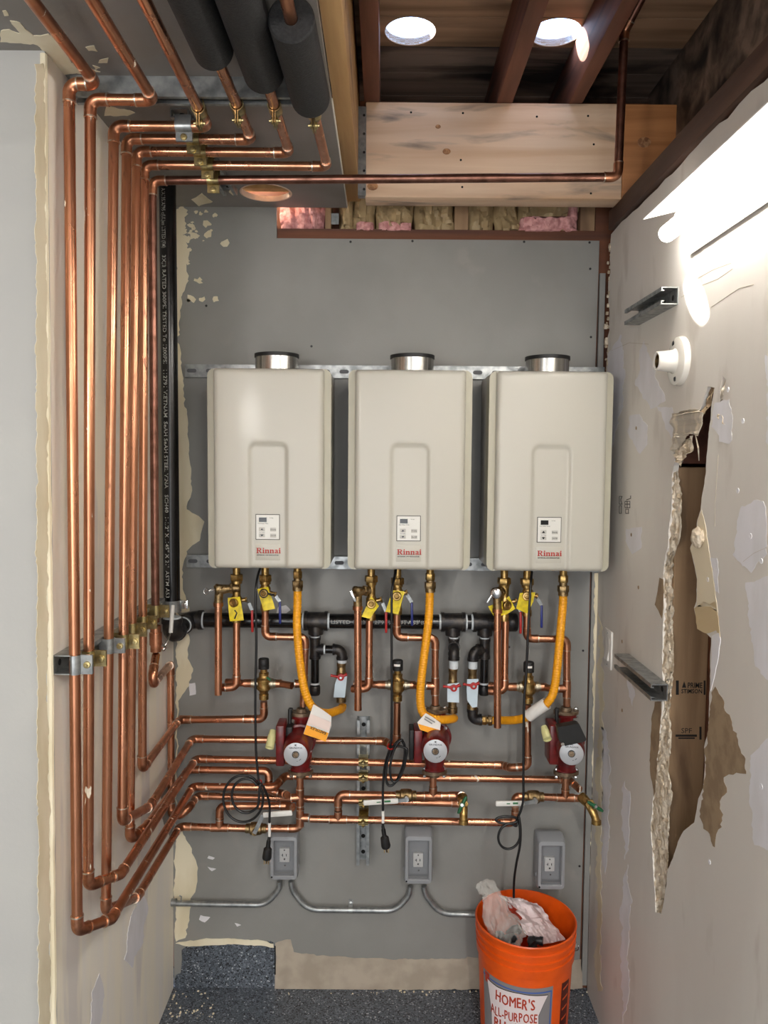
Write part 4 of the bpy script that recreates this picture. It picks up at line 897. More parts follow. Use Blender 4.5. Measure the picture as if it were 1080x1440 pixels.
    prism(b, [V(x+.0006, yb, bz0+h_*.70), V(x+.0032, yb, bz0+h_*.70), V(x+.0042, yb, bz0+h_*.82), V(x+.0062, yb, bz0+h_*.76), V(x+.0093, yb, bz0+h_*.74), V(x+.0080, yb, bz0+h_*.96), V(x+.0048, yb, bz0+h_), V(x+.0018, yb, bz0+h_*.92)], (0, -1, 0), .0003)
    prism(b, [V(x+.0064, yb, bz0+h_*.56), V(x+.0030, yb, bz0+h_*.52), V(x+.0003, yb, bz0+h_*.30), V(x+.0010, yb, bz0+h_*.04), V(x+.0040, yb, bz0-.0002), V(x+.0064, yb, bz0+h_*.14), V(x+.0064, yb, bz0+h_*.24), V(x+.0046, yb, bz0+h_*.16), V(x+.0032, yb, bz0+h_*.26), V(x+.0044, yb, bz0+h_*.38), V(x+.0064, yb, bz0+h_*.42)], (0, -1, 0), .0003)
    x += .0118; glyph_i(x)
    obj('lettering', b, red_ink, bd, ns=False)
    obj('lettering', text_bm('EXTERNAL GAS REGULATOR', .0048, lambda u, v: V(cx-.002+dxf+u, yb, zb+.0415+v), .00008), lcd, bd, ns=False)
    # flue outlet
    fz = zt_-.008; b = B(); lathe(b, [(0, .060), (0, .064), (.058, .064), (.058, .061), (.004, .060)], (cx+.008, -.135, fz), (0, 0, 1), 40); fo = obj('flue_collar', b, alum, t)
    b = B(); lathe(b, [(.052, .0635), (.052, .0665), (.062, .0665), (.063, .062), (.050, .0605)], (cx+.008, -.135, fz), (0, 0, 1), 40); obj('gasket', b, rubber, fo)
    b = B(); lathe(b, [(0, 0), (0, .010), (.012, .010), (.012, .007), (.016, .007), (.017, 0)], (cx+.082, -.125, zt_-.004), (0, 0, 1), 14); lathe(b, [(0, 0), (0, .007), (.010, .007), (.010, 0)], (cx+.100, -.125, zt_-.004), (0, 0, 1), 12); obj('inlet_plug', b, rubber, t)
    # stubs under the casing
    return t
HX = [onY(377, 660, -.26).x, onY(576.5, 660, -.26).x, onY(775.5, 660, -.26).x]
HZ = [htop, onY(576, 519, -.26).z, onY(775, 521, -.26).z]
heater('left water heater, white with a red badge and arched front, nearest the black gas pipe', HX[0], HZ[0])
heater('middle water heater, white with a red badge and arched front', HX[1], HZ[1])
heater('right water heater, white with a red badge, beside the patched right wall', HX[2], HZ[2])
HBZ = [z-HH for z in HZ]

# ------------------------------------------------------------------ valves under the heaters
YV = -.14
SIDES = ('left', 'middle', 'right')
def iso_valve(label, k, px, nut_y, cap, end_y, lev, hnd, mh, capY=None):
    top = HBZ[k]; c = onY(px, nut_y, YV); e = onY(px, end_y, YV); x = c.x; cp = onY(cap[0], cap[1], YV-.022); zc = cp.z
    t = thing('isolation_valve', label, 'valve', e)
    b = B(); cyl(b, (x, YV, top+.006), (x, YV, c.z), .0115, 14); hexn(b, (x, YV, c.z), (0, 0, 1), .0205, .020); lathe(b, [(-.018, .013), (-.018, .0165), (-.010, .0165), (-.010, .013)], (x, YV, c.z), (0, 0, 1), 14); obj('union_nut', b, brass, t)
    b = B(); L = c.z-.012-e.z; lathe(b, [(0, .0115), (0, .0140), (.018, .0140), (.022, .0120), (zc-e.z-.02, .0125), (zc-e.z-.014, .0165), (zc-e.z+.014, .0165), (zc-e.z+.02, .0125), (L, .0125), (L, .010)], e, (0, 0, 1), 18); obj('body', b, brass, t)
    b = B(); lathe(b, [(0, .0115), (.012, .0115), (.013, .0140), (.022, .0140), (.024, .012), (.024, .008), (.021, .006), (.021, 0)], (x, YV, zc), (cp.x-x, -.022, 0), 18); obj('front_cap', b, brass, t)
    s = onY(lev[0][0], lev[0][1], YV); b = B(); cyl(b, (x, YV, zc+.002), s, .0065, 12); hexn(b, s, s-V(x, YV, zc), .0085, .006); obj('stem', b, brass, t)
    p = [s+V(.002, 0, 0)]+[onY(q[0], q[1], YV-.004) for q in lev[1:]]; b = B(); box_path(b, p, .010, .0022); obj('lever', b, zinc, t)
    h0 = onY(hnd[0][0], hnd[0][1], YV-.004); h1 = onY(hnd[1][0], hnd[1][1], YV-.004); b = B(); box_path(b, [p[-1].lerp(h0, .5), h1], .0075, .0075, .0025); obj('lever_handle', b, mh, t)
    return t
IV = [ # k, x, nut, cap, end, lever, handle
 (0, 332.7, 812, (327.5, 848), 875, [(346, 843), (350, 848), (354.5, 858)], [(354.5, 858), (355, 889)], 'hot', redh),
 (0, 373, 813, (370.5, 834.5), 859, [(387, 836), (388, 838), (393.5, 846)], [(393.7, 846), (394, 877)], 'cold', blueh),
 (1, 522, 814, (522, 849.5), 872, [(536, 843), (538, 848), (543, 860)], [(543, 860), (543, 890)], 'hot', redh),
 (1, 559, 817, (558, 838.5), 864, [(572, 833), (573, 837), (579, 847)], [(579, 847), (579.5, 880)], 'cold', blueh),
 (2, 709, 817, (715, 852), 873, [(726, 845), (727, 850), (732, 860)], [(732, 860), (732, 891)], 'hot', redh),
 (2, 741, 818, (741, 838.5), 866, [(755, 838), (756, 842), (761.5, 851)], [(761.5, 851), (761.5, 883)], 'cold', blueh)]
for k, px, ny, cap, ey, lev, hnd, kind, mh in IV:
    iso_valve('brass valve with %s lever under the %s water heater' % ('red' if kind == 'hot' else 'blue', SIDES[k]), k, px, ny, cap, ey, lev, hnd, mh)
TAGS = [[(320, 841), (337.5, 839), (343, 872), (323, 874)], [(361.5, 828.5), (377, 825), (387, 856), (371, 858.6)], [(522, 838), (533, 852), (520, 870), (508.5, 867)], [(552, 830), (569, 832), (560, 864), (542, 860)], [(704.5, 846), (716, 838.5), (724.5, 856), (709, 866), (694, 866), (686.5, 853), (690, 852)], [(731, 834), (753, 833), (750, 846), (741, 863), (726, 856)]]
TL = ['yellow paper tag on the red-lever valve under the left water heater', 'yellow paper tag with a black loop on the left blue-lever valve', 'yellow paper tag folded on the red-lever valve under the middle water heater', 'yellow paper tag on the blue-lever valve under the middle water heater', 'curled yellow paper tag on the red-lever valve under the right water heater', 'yellow paper tag on the blue-lever valve under the right water heater']
def sheet(name, px, Y, m, label, cat, bend=.004, group=None, th=.0007, seed=0, parent=None):
    pts = [onY(x, y, Y) for x, y in px]; b = B(); vs = [b.verts.new(p) for p in pts]; b.faces.new(vs); bmesh.ops.triangulate(b, faces=b.faces[:])
    bmesh.ops.subdivide_edges(b, edges=b.edges[:], cuts=2, use_grid_fill=True); bmesh.ops.triangulate(b, faces=b.faces[:])
    zc = sum(p.z for p in pts)/len(pts); xc = sum(p.x for p in pts)/len(pts)
    for v in b.verts: v.co.y += bend*math.sin((v.co.z-zc)*90+(v.co.x-xc)*60+seed)
    e = bmesh.ops.extrude_face_region(b, geom=b.faces[:]); bmesh.ops.translate(b, vec=(0, th, 0), verts=[g for g in e['geom'] if isinstance(g, bmesh.types.BMVert)])
    o = obj(name, b, m, parent, sharp=60)
    if parent is None: tag(o, label, cat, group)
    return o
for i, (px, lb) in enumerate(zip(TAGS, TL)):
    k, x_, ny, cap = IV[i][:4]
    sheet('valve_tag', px, YV-(.0135 if i == 4 else .0185), tagy, lb, 'tag', .0025, 'yellow valve tags', seed=i)
c = onY(371, 834.5, YV-.050); b = B(); tube(b, [c+V(.012*math.cos(a), -.002*math.sin(a*2), .012*math.sin(a)) for a in [k*2*math.pi/20 for k in range(21)]], .0016, 8, False); tube(b, [c+V(.012, 0, 0), c+V(.022, .004, -.004), c+V(.030, .012, -.006)], [.003, .004, .0025], 8)
tag(obj('cable_tie', b, rubber), 'black looped cable tie through the tag under the left water heater', 'tie')
c = onY(322, 868, YV-.052); b = B(); tube(b, [onY(330, 858, YV-.05), onY(333, 862, YV-.052), onY(330, 870, YV-.05)], .0022, 8); tag(obj('cable_tie', b, rubber), 'short black tie on the yellow tag beside the red lever, left heater', 'tie')
# relief valves with their open drop pipes
PRV = [((308.5, 829), 334, (307, 848), (307, 977), (292, 831), 'left'), ((503, 832), 519, (503, 853), (503.5, 998.5), (497, 840), 'middle'), ((699, 834), 706, (699.5, 857), (699.5, 1023), (690, 841), 'right')]
for (cx_, cy_), xr_, (dx_, dy_), (ex, ey), (lx, ly), sd in PRV:
    Yd = YV-.028; c = onY(cx_, cy_, Yd); t = thing('relief_valve', 'brass pressure relief valve under the %s water heater' % sd, 'valve', c-V(0, 0, .03))
    r_ = onY(xr_, cy_-2, YV-.012); d0 = onY(dx_, dy_, Yd); b = B(); d = (c-r_).normalized()
    tube(b, [r_+V(.004, .0, .0), r_.lerp(c, .5), c, c+d*.012], [.011, .0125, .0160, .0150], 16); cyl(b, c, d0, .0130, 16); hexn(b, r_.lerp(c, .35), d, .0170, .009); lathe(b, [(0, .012), (.002, .018), (.010, .018), (.013, .013), (.013, 0)], c, d, 16); lathe(b, [(0, .012), (0, .0165), (.008, .0165), (.008, .012)], c+V(0, 0, .012), (0, 0, -1), 16); obj('body', b, brass_dull, t)
    b = B(); lathe(b, [(0, .0125), (0, .0150), (.012, .0150), (.012, .0125)], d0+V(0, 0, .002), (0, 0, -1), 18); obj('drain_adapter', b, copper_fit, t)
    l = onY(lx, ly, Yd-.012); b = B()
    if sd == 'left': tube(b, [c+d*.012, l, l+V(-.004, 0, .006)], .0025, 8); tube(b, [l+V(.007*math.cos(a)-.004, -.004, .009*math.sin(a)) for a in [k*2*math.pi/12 for k in range(13)]], .0012, 6, False)
    elif sd == 'middle': box_path(b, [onY(493, 831, Yd-.02), onY(500, 846, Yd-.02)], .008, .004, .001); cyl(b, c, onY(496, 838, Yd-.018), .003, 8)
    else: lathe(b, [(0, 0), (0, .015), (.006, .016), (.009, .012), (.009, 0)], c+V(-.004, -.012, .002), (-.25, -1, 0), 20); box_path(b, [onY(692, 837, Yd-.025), onY(685, 848, Yd-.025)], .006, .003, .001)
    obj('test_lever', b, chrome, t)
    z0 = onY(ex, ey, Yd)
    dp = thing('drop_pipe', 'open ended copper drop pipe of the %s relief valve' % sd, 'pipe', z0, 'relief drop pipes')
    b = B(); ring(b, (d0.x, Yd, d0.z-.004), (d0.x+(z0.x-d0.x), Yd, z0.z), RC, RC-.0012, 18); obj('pipe', b, copper, dp)
# mixing valves with hot elbow on the left and tee on the right
MX = [(371, 961, 'left', (372, 933), 332.7, 317, 958, 429.5), (559, 963, 'middle', (559.5, 935), 519.5, 500, 960, 612), (743, 966, 'right', (742, 937.5), 710.7, 692, 962, 797)]
YM = -.115
for i, (mx, my, sd, (kx, ky), hxp, exl, hy, cxp) in enumerate(MX):
    c = onY(mx, my, YM); t = thing('mixing_valve', 'brass thermostatic mixing valve with black cap under the %s water heater' % sd, 'valve', c-V(0, 0, .05))
    kz = onY(kx, ky, YM); b = B()
    lathe(b, [(-.050, .011), (-.050, .0150), (-.034, .0150), (-.032, .0125), (-.024, .0150), (-.017, .0215), (.015, .0220), (.019, .0165), (.026, .0145), (.027, .0155), (.034, .0155), (.035, .0110), (kz.z-c.z-.010, .0110), (kz.z-c.z-.010, 0)], c, (0, 0, 1), 20); obj('body', b, brass, t)
    for s in (-1, 1):
        b = B(); lathe(b, [(.012, .0125), (.020, .0125), (.022, .0165), (.030, .0165), (.031, .0135), (.038, .0135)], c, (s, 0, 0), 18); obj('union', b, M('nickel_union', 'B0A590', .4, 1) if 'nickel_union' not in MATS else MATS['nickel_union'], t)
    b = B(); lathe(b, [(-.016, 0), (-.016, .0165), (-.006, .0168), (-.005, .0160), (-.003, .0168), (.013, .0165), (.0155, .0145), (.0155, 0)], V(c.x, YM, kz.z), (0, 0, 1), 24); cp = obj('adjusting_cap', b, rubber, t)
    if i:
        b = B(); g = []
        for a in [(-.75+.1*k) for k in range(13)]:
            g.append([b.verts.new(V(c.x+.0172*math.sin(a), YM-.0172*math.cos(a), kz.z+zz)) for zz in (-.001, .006)])
        for p, q_ in zip(g, g[1:]): b.faces.new((p[0], q_[0], q_[1], p[1]))
        obj('sticker', b, tagw, cp)
    else:
        b = B(); box_path(b, [c+V(.012, -.018, .024), c+V(.024, -.020, .016)], .007, .001); obj('green_strap', b, greenh, t)
    # left: hot line
    e = onY(hxp, hy, YV); ev = onY(hxp, IV[2*i][4], YV); el = onY(exl, hy+4, YV); L = V(el.x-.004, YM-.002, c.z)
    h = run('copper_pipe', 'copper hot pipe from the red-lever valve to the %s mixing valve' % sd, [ev, V(ev.x, YV-.006, c.z-.002), V(el.x, YV-.010, c.z-.004)], rad=.017)
    b = B(); cyl(b, (c.x-.062, YM, c.z), (c.x-.034, YM, c.z), RC*1.14, 16); cyl(b, (el.x-.006, YM+.012, c.z), (c.x-.06, YM, c.z), RC*.98, 16); obj('inlet_pipe', b, copper_fit, t)
    b = B(); lathe(b, [(0, 0), (0, .0125), (.010, .0125), (.016, .011), (.018, 0)], V(el.x+.004, YV-.010, c.z-.004), (-1, .3, 0), 16); obj('end_fitting', b, copper_fit, h)
    b = B(); cyl(b, (c.x+.034, YM, c.z), (c.x+.056, YM, c.z), RC*1.14, 16); x2 = onY(cxp, my, YV).x; cyl(b, (c.x+.05, YM, c.z), (x2-.041, YV+.002, c.z), RC, 16); obj('outlet_pipe', b, copper, t)
# cold lines down to the pumps
CO = [(373, 859, 895, 429.5, 901, 993, 961, 'left'), (558, 864, 896, 612, 901, 991, 964, 'middle'), (741, 866, 898, 797, 903, 993, 968, 'right')]
PT = []
for x0_, y0_, yc, x1_, ye, yend, yt, sd in CO:
    a = onY(x0_, y0_, YV); c = onY(x0_, yc, YV); d = onY(x1_, yc+1, YV); e = onY(x1_-3 if sd == 'left' else x1_, yend, YV+.005); PT.append(e)
    run('copper_pipe', 'copper cold pipe from the blue-lever valve down to the %s pump' % sd, [a, c, d, e], tees=[(d.lerp(e, (yt-yc)/(yend-yc)), (0, 0, 1), (-1, 0, 0))], rad=.017)
b = B()
# ------------------------------------------------------------------ pumps
def pump(label, fpx, npx, bpx, tbx, has_plug, cover_box, k):
    ft = onY(fpx[0], fpx[1], YH); bt = onY(bpx[0], bpx[1], YH); cx = (ft.x+bt.x)/2
    npl = onY(npx[0], npx[1], -.275); mc = V(npl.x, 0, npl.z); ax = V(cx, YH, mc.z)
    t = thing('circulator_pump', label, 'pump', bt-V(0, 0, .012), 'red circulator pumps')
    def flange(c, s, nm):
        b = B(); o = [V(c.x+.034*math.cos(a)*(1+.15*abs(math.cos(a))), c.y+.024*math.sin(a), c.z-.005) for a in [q*2*math.pi/24 for q in range(24)]]
        prism(b, o, (0, 0, 1), .010); lathe(b, [(0, .012), (0, .0165), (.012, .0150), (.012, .0115)], c+V(0, 0, .004*s), (0, 0, s), 16); f = obj(nm, b, pumpgrey, t)
        for sx in (-1, 1):
            b = B(); p = c+V(sx*.030, -.002, 0); cyl(b, p-V(0, 0, .018), p+V(0, 0, .016), .0032, 8); hexn(b, p+V(0, 0, .010*1), (0, 0, 1), .0065, .006); hexn(b, p-V(0, 0, .014), (0, 0, 1), .0065, .006); obj('bolt', b, chrome, f)
    flange(ft, 1, 'top_flange'); flange(bt, -1, 'bottom_flange')
    # casing: necks from both flanges into the volute
    b = B(); o = [V(.033*math.cos(a), .022*math.sin(a), 0) for a in [q*2*math.pi/24 for q in range(24)]]
    prism(b, [p+ft-V(0, 0, .0055) for p in o], (0, 0, -1), .009); prism(b, [p+bt+V(0, 0, .0055) for p in o], (0, 0, 1), .009)
    tube(b, [ft-V(0, 0, .010), ft.lerp(ax, .3), ft.lerp(ax, .6), ax+V(0, 0, .02), ax-V(0, 0, .02), bt.lerp(ax, .4), bt+V(0, 0, .010)], [.024, .022, .026, .034, .036, .034, .026], 20)
    lathe(b, [(-.030, 0), (-.030, .030), (-.022, .040), (.010, .044), (.022, .046), (.024, .046)], V(ax.x, YH, mc.z), (0, -1, 0), 28); obj('pump_casing', b, pumpred, t)
    yb = YH-.024
    b = B(); d = V(mc.x-ax.x, -.13, 0); d = d.normalized(); p0 = V(ax.x, yb, mc.z)
    lathe(b, [(0, 0), (0, .047), (.008, .049), (.014, .049), (.016, .043), (.024, .0425), (.106, .0405), (.122, .037), (.127, .034), (.127, 0)], p0, d, 32); mh = obj('motor_housing', b, pumpred, t)
    q = p0+d*.1272; b = B(); lathe(b, [(0, 0), (0, .0345), (.0015, .0345), (.0022, .033), (.0022, 0)], q, d, 36); nm = obj('nameplate', b, plate_m, t)
    b = B(); lathe(b, [(.002, .0105), (.004, .0105), (.004, .0088), (.002, .0088), (.002, .0105)], q, d, 20); obj('plug_ring', b, rubber, nm)
    b = B(); lathe(b, [(0, 0), (.002, .0086), (.006, .0086), (.006, .004), (.0045, .003), (.0045, 0)], q, d, 6); obj('vent_plug', b, pumpgrey, nm)
    u_ = V(-d.y, d.x, 0); fn = lambda X, Z: (lambda a, b_: q+d*.0026+u_*(a+X)+V(0, 0, b_+Z))
    obj('lettering', text_bm('GRUNDFOS', .0072, fn(0, .0195), .0001), black_ink, nm, ns=False)
    b = B()
    for s in (-1, 1): tube(b, [q+d*.0024+u_*(s*.004)+V(0, 0, .031), q+d*.0024+u_*(-s*.004)+V(0, 0, .025)], .0006, 5)
    tube(b, [q+d*.0024+V(0, 0, .0315), q+d*.0024+V(0, 0, .0245)], .0006, 5); obj('emblem', b, black_ink, nm)
    for a0, a1 in ((-1.05, -.7), (-1.25, -1.4)):
        b = B(); tube(b, [q+d*.0024+u_*(.020*math.cos(a0+(a1-a0)*k_/5))+V(0, 0, .020*math.sin(a0+(a1-a0)*k_/5)) for k_ in range(6)], .0007, 5); obj('printed_mark', b, black_ink, nm)
    for a in (.8, 2.35, 3.95, 5.5):
        b = B(); p = p0+d*.016+u_*(.044*math.cos(a))+V(0, 0, .044*math.sin(a)); cyl(b, p, p+d*.006, .005, 10); obj('motor_bolt', b, chrome, t)
    # terminal box on the left
    x0, x1_, y0_, y1_ = tbx; A_ = onY(x0, y1_, -.22); C_ = onY(x1_, y0_, -.22)
    b = B(); box(b, ((A_.x+C_.x)/2, -.188, (A_.z+C_.z)/2), (C_.x-A_.x, .075, C_.z-A_.z), None, .004); tb = obj('terminal_box', b, pumpred, t)
    b = B(); box(b, (C_.x+.010, -.172, C_.z-.040), (.020, .045, .050), None, .004); cyl(b, (C_.x+.008, -.160, C_.z-.03), (C_.x+.008, -.150, C_.z+.026), .006, 10); box(b, (C_.x+.010, -.148, C_.z+.022), (.012, .012, .014), None, .002); obj('cord_bracket', b, rubber, t)
    if has_plug:
        (pa, pb_) = has_plug; a = onY(pa[0], pa[1], -.20); c = onY(pb_[0], pb_[1], -.235); b = B(); dd = (c-a).normalized(); L = (c-a).length
        lathe(b, [(0, 0), (0, .009), (L*.4, .0125), (L, .013), (L, .011), (L-.004, .010), (L-.004, 0)], a, dd, 18); obj('cable_plug', b, plugm, t)
        lathe_b = B(); cyl(lathe_b, a.lerp(c, .55), V(A_.x+.002, -.20, a.lerp(c, .55).z), .007, 12); obj('plug_neck', lathe_b, plugm, t)
    else:
        b = B(); box(b, (A_.x-.007, -.185, (A_.z+C_.z)/2+.002), (.013, .060, (C_.z-A_.z)*.92), None, .003); obj('box_cover', b, rubber, t)
    if cover_box:
        b = B(); prism(b, [onY(x, y, -.285) for x, y in cover_box], (0, 1, 0), .030); bmesh.ops.bevel(b, geom=[e for e in b.edges if len(e.link_faces) == 2 and e.calc_face_angle(0) > .5], offset=.002, segments=2, affect='EDGES'); obj('hanging_module', b, rubber, t)
        b = B(); c = onY(791, 1046, -.287); lathe(b, [(0, 0), (0, .006), (.004, .005), (.004, 0)], c, (0, -1, 0), 10); obj('module_screw', b, chrome, t)
    return t
pump('left red circulator pump with a pale yellow plug and silver nameplate', (424, 1003), (416, 1060), (423, 1085), (388, 400, 1020, 1077), ((384, 1027), (379, 1052)), None, 0)
pump('middle red circulator pump with an uncovered silver nameplate and black box side', (612, 999), (612, 1055.5), (611, 1085), (582, 594, 1027, 1073), None, None, 1)
pump('right red circulator pump with a black module hanging over its nameplate', (796, 1001), (803, 1059), (796, 1086), (772, 786, 1020, 1075), ((765, 1022), (770, 1040)), [(784, 1023), (812, 1018), (815, 1019), (825, 1040), (822, 1043), (795, 1049), (787, 1043)], 2)

# ------------------------------------------------------------------ gas pipes
YG = -.050; RG = .0241; RB = .0134
xg = XW(1.7)+.044
gp = thing('gas_pipe', 'black steel gas pipe with white lettering in the left corner and along the back wall', 'pipe', onX(243, 893, xg))
Vt = onX(235.5, 262, xg); Vt = V(xg, Vt.y, ZC-.002); Vb = onX(236, 862, xg); Vb = V(xg, Vt.y, Vb.z)
b = B(); cyl(b, Vt, Vb, RG, 28); obj('pipe', b, ironpipe, gp)
zg = onY(300, 872, YG).z
def gell(p0, p1, p2, r, rad, nm='gas_elbow'):
    d1 = (p1-p0).normalized(); d2 = (p2-p1).normalized(); arc, t = arc_corner(p0, p1, p2, rad, 8); b = B()
    tube(b, [arc[0]-d1*.012]+arc+[arc[-1]+d2*.012], r*1.16, 20)
    for e, d in ((arc[0]-d1*.013, -d1), (arc[-1]+d2*.013, d2)): cyl(b, e-d*.008, e+d*.006, r*1.30, 20)
    obj(nm, b, iron, gp)
    for e, d in ((arc[0]-d1*.020, -d1), (arc[-1]+d2*.020, d2)):
        b = B(); cyl(b, e-d*.003, e+d*.0035, r*1.10, 18); obj('thread_tape', b, tape, gp)
    return t
K1 = V(xg, Vt.y, onX(243, 893, xg).z); K2 = V(xg+.03, YG, zg-.0); 
gell(Vb, K1, V(K1.x+.004, K1.y+.2, K1.z+.02), RG, .030)
e2 = onY(281, 872, YG); e2 = V(xg+.012, YG, zg)
b = B(); cyl(b, K1+(e2-K1).normalized()*.045, e2-(e2-K1).normalized()*.04, RG*.98, 24); obj('nipple', b, ironpipe, gp)
gell(K1, e2, e2+V(.3, 0, 0), RG, .030)
def gpx(px): return V(onY(px, 872, YG).x, YG, zg)
T1, T2, T3, TE = gpx(444), gpx(637), gpx(682), gpx(722)
for a, c in ((e2+V(.04, 0, 0), T1), (T1, T2), (T2, T3), (T3, TE)):
    b = B(); cyl(b, a, c, RG*.97, 24); obj('pipe', b, ironpipe, gp)
def gtee(c, px0, px1, r, br, brl, nm='gas_tee'):
    b = B(); a, e = gpx(px0), gpx(px1); cyl(b, a, e, r*1.18, 22)
    for q, s in ((a, 1), (e, -1)): cyl(b, q, q+V(s*.010, 0, 0), r*1.30, 22)
    cyl(b, c, c+V(0, 0, -brl), r*1.0, 20); obj(nm, b, iron, gp)
    for q, s in ((a, -1), (e, 1)):
        b = B(); cyl(b, q, q+V(s*.006, 0, 0), r*1.06, 20); obj('thread_tape', b, tape, gp)
gtee(T1, 428, 461, RG, 0, .042); gtee(T2, 620, 654, RG, 0, .042); gtee(T3, 665, 700, RG, 0, .042)
b = B(); lathe(b, [(0, 0), (0, .026), (.004, .029), (.026, .029), (.030, .027), (.030, 0)], TE+V(.012, 0, 0), (-1, 0, 0), 22); obj('end_cap', b, iron, gp)
YG2 = -.055
def branch(px, dirv, kpx, kdown_y, sid, y_t=913, y_cap=(964, 977)):
    c = onY(px, y_t, YG); top = V(c.x, YG, zg-.042)
    b = B(); cyl(b, top, V(c.x, YG, top.z-.012), RB*1.05, 18); obj('nipple', b, iron, gp)
    b = B(); cyl(b, V(c.x, YG, top.z-.006), V(c.x, YG, top.z-.012), RB*1.14, 18); obj('thread_tape', b, tape, gp)
    b = B(); cyl(b, V(c.x, YG, top.z-.010), V(c.x, YG, c.z-.030), RB*1.22, 18)
    for z in (top.z-.010, c.z-.022): cyl(b, V(c.x, YG, z), V(c.x, YG, z-.008), RB*1.36, 18)
    dv = Vector(dirv).normalized(); cyl(b, c, c+dv*.026, RB*1.22, 18); cyl(b, c+dv*.019, c+dv*.027, RB*1.36, 18); obj('gas_tee', b, iron, gp)
    K = c+dv*(.060 if dv.y > -.5 else .052); kd = onY(kpx, kdown_y, K.y); K = V(kd.x if dv.y > -.5 else kd.x, K.y, c.z)
    b = B(); cyl(b, c+dv*.020, K-dv*.02, RB*.96, 16); obj('nipple', b, ironpipe, gp)
    b = B(); cyl(b, c+dv*.028, c+dv*.033, RB*1.1, 16); obj('thread_tape', b, tape, gp)
    arc, t = arc_corner(c, K, K-V(0, 0, .2), .020, 8); b = B(); tube(b, [arc[0]-dv*.008]+arc+[arc[-1]-V(0, 0, .008)], RB*1.24, 18); cyl(b, arc[0]-dv*.010, arc[0]-dv*.003, RB*1.38, 18); cyl(b, arc[-1]-V(0, 0, .004), arc[-1]-V(0, 0, .012), RB*1.38, 18); obj('gas_elbow', b, iron, gp)
    if y_cap:
        z0 = onY(px, y_cap[0], YG).z; z1 = onY(px, y_cap[1], YG).z
        b = B(); cyl(b, V(c.x, YG, c.z-.028), V(c.x, YG, z0), RB*.98, 18); obj('drip_leg', b, ironpipe, gp)
        b = B(); cyl(b, V(c.x, YG, z0+.004), V(c.x, YG, z0+.010), RB*1.1, 16); obj('thread_tape', b, tape, gp)
        b = B(); lathe(b, [(0, 0), (0, .0150), (.005, .0172), (.026, .0172), (.030, .0155), (.030, 0)], V(c.x, YG, z1), (0, 0, 1), 18); obj('drip_cap', b, iron, gp)
    return V(K.x, K.y, arc[-1].z-.012)
g1 = branch(443, (1, 0, 0), 481, 933, 0); g2 = branch(638, (0, -1, 0), 638, 940, 1, 908, None); g3 = branch(681.5, (-1, -.35, 0), 665, 940, 2)
# lettering on the black pipe
def vtext(body, z0, z1, r, c, phi, size, m, par):
    t = text_bm(body, size, lambda u, v: V(u, 0, v), .0001); xs = [v.co.x for v in t.verts]; k = (z0-z1)/(max(xs)-min(xs)); mid = (z0+z1)/2
    for v in t.verts:
        ph = phi+v.co.z/r; v.co = V(c.x+r*math.sin(ph), c.y-r*math.cos(ph), mid-v.co.x*k)
    obj('lettering', t, m, par, ns=False)
def zat(y): return onX(232, y, xg-.01).z
for s_, ya, yb_ in (("A/A135/A795 c(UL)us LISTED (FM)", 270, 352), ("3XJ3 RATED 300PSI TESTED To 1200PSI", 362, 512), ("112791 VIETNAM  SeAH SeAH STEEL VINA", 520, 686), ("SCH40  1-1/2\" X .145\" X 21'  ASTM A53", 696, 842)):
    vtext(s_, zat(ya), zat(yb_), RG+.0004, V(xg, Vt.y), -.28, .0165, white_ink, gp)
def htext(body, p0, p1, phi, size):
    t = text_bm(body, size, lambda u, v: V(u, 0, v), .0001); xs = [v.co.x for v in t.verts]; k = (p1-p0)/(max(xs)-min(xs)); r = RG*.97+.0005
    for v in t.verts: ph = phi+v.co.z/r; v.co = V((p0+p1)/2+v.co.x*k, YG-r*math.cos(ph), zg+r*math.sin(ph))
    obj('lettering', t, white_ink, gp, ns=False)
htext('LISTED 3XJ3 112791 ASTM A53 B', gpx(466).x, gpx(596).x, .05, .0165)
# gas pipe clamp
c = V(xg, Vt.y, onX(240, 853, xg).z); t = thing('pipe_clamp', 'large galvanized clamp round the foot of the black gas pipe', 'clamp', c)
b = B(); lathe(b, [(-.017, RG+.0008), (-.017, RG+.0035), (.017, RG+.0035), (.017, RG+.0008), (-.017, RG+.0008)], c, (0, 0, 1), 28); obj('band', b, zinc, t)
b = B(); box(b, c+V(RG+.0135, 0, .004), (.022, .006, .026), None, .002); e = c+V(RG+.013, -.004, .004); lathe(b, [(0, 0), (0, .008), (.004, .007), (.004, 0)], e, (0, -1, 0), 12); hexn(b, e+V(0, -.006, 0), (0, -1, 0), .006, .005); obj('clamp_ear', b, chrome, t)

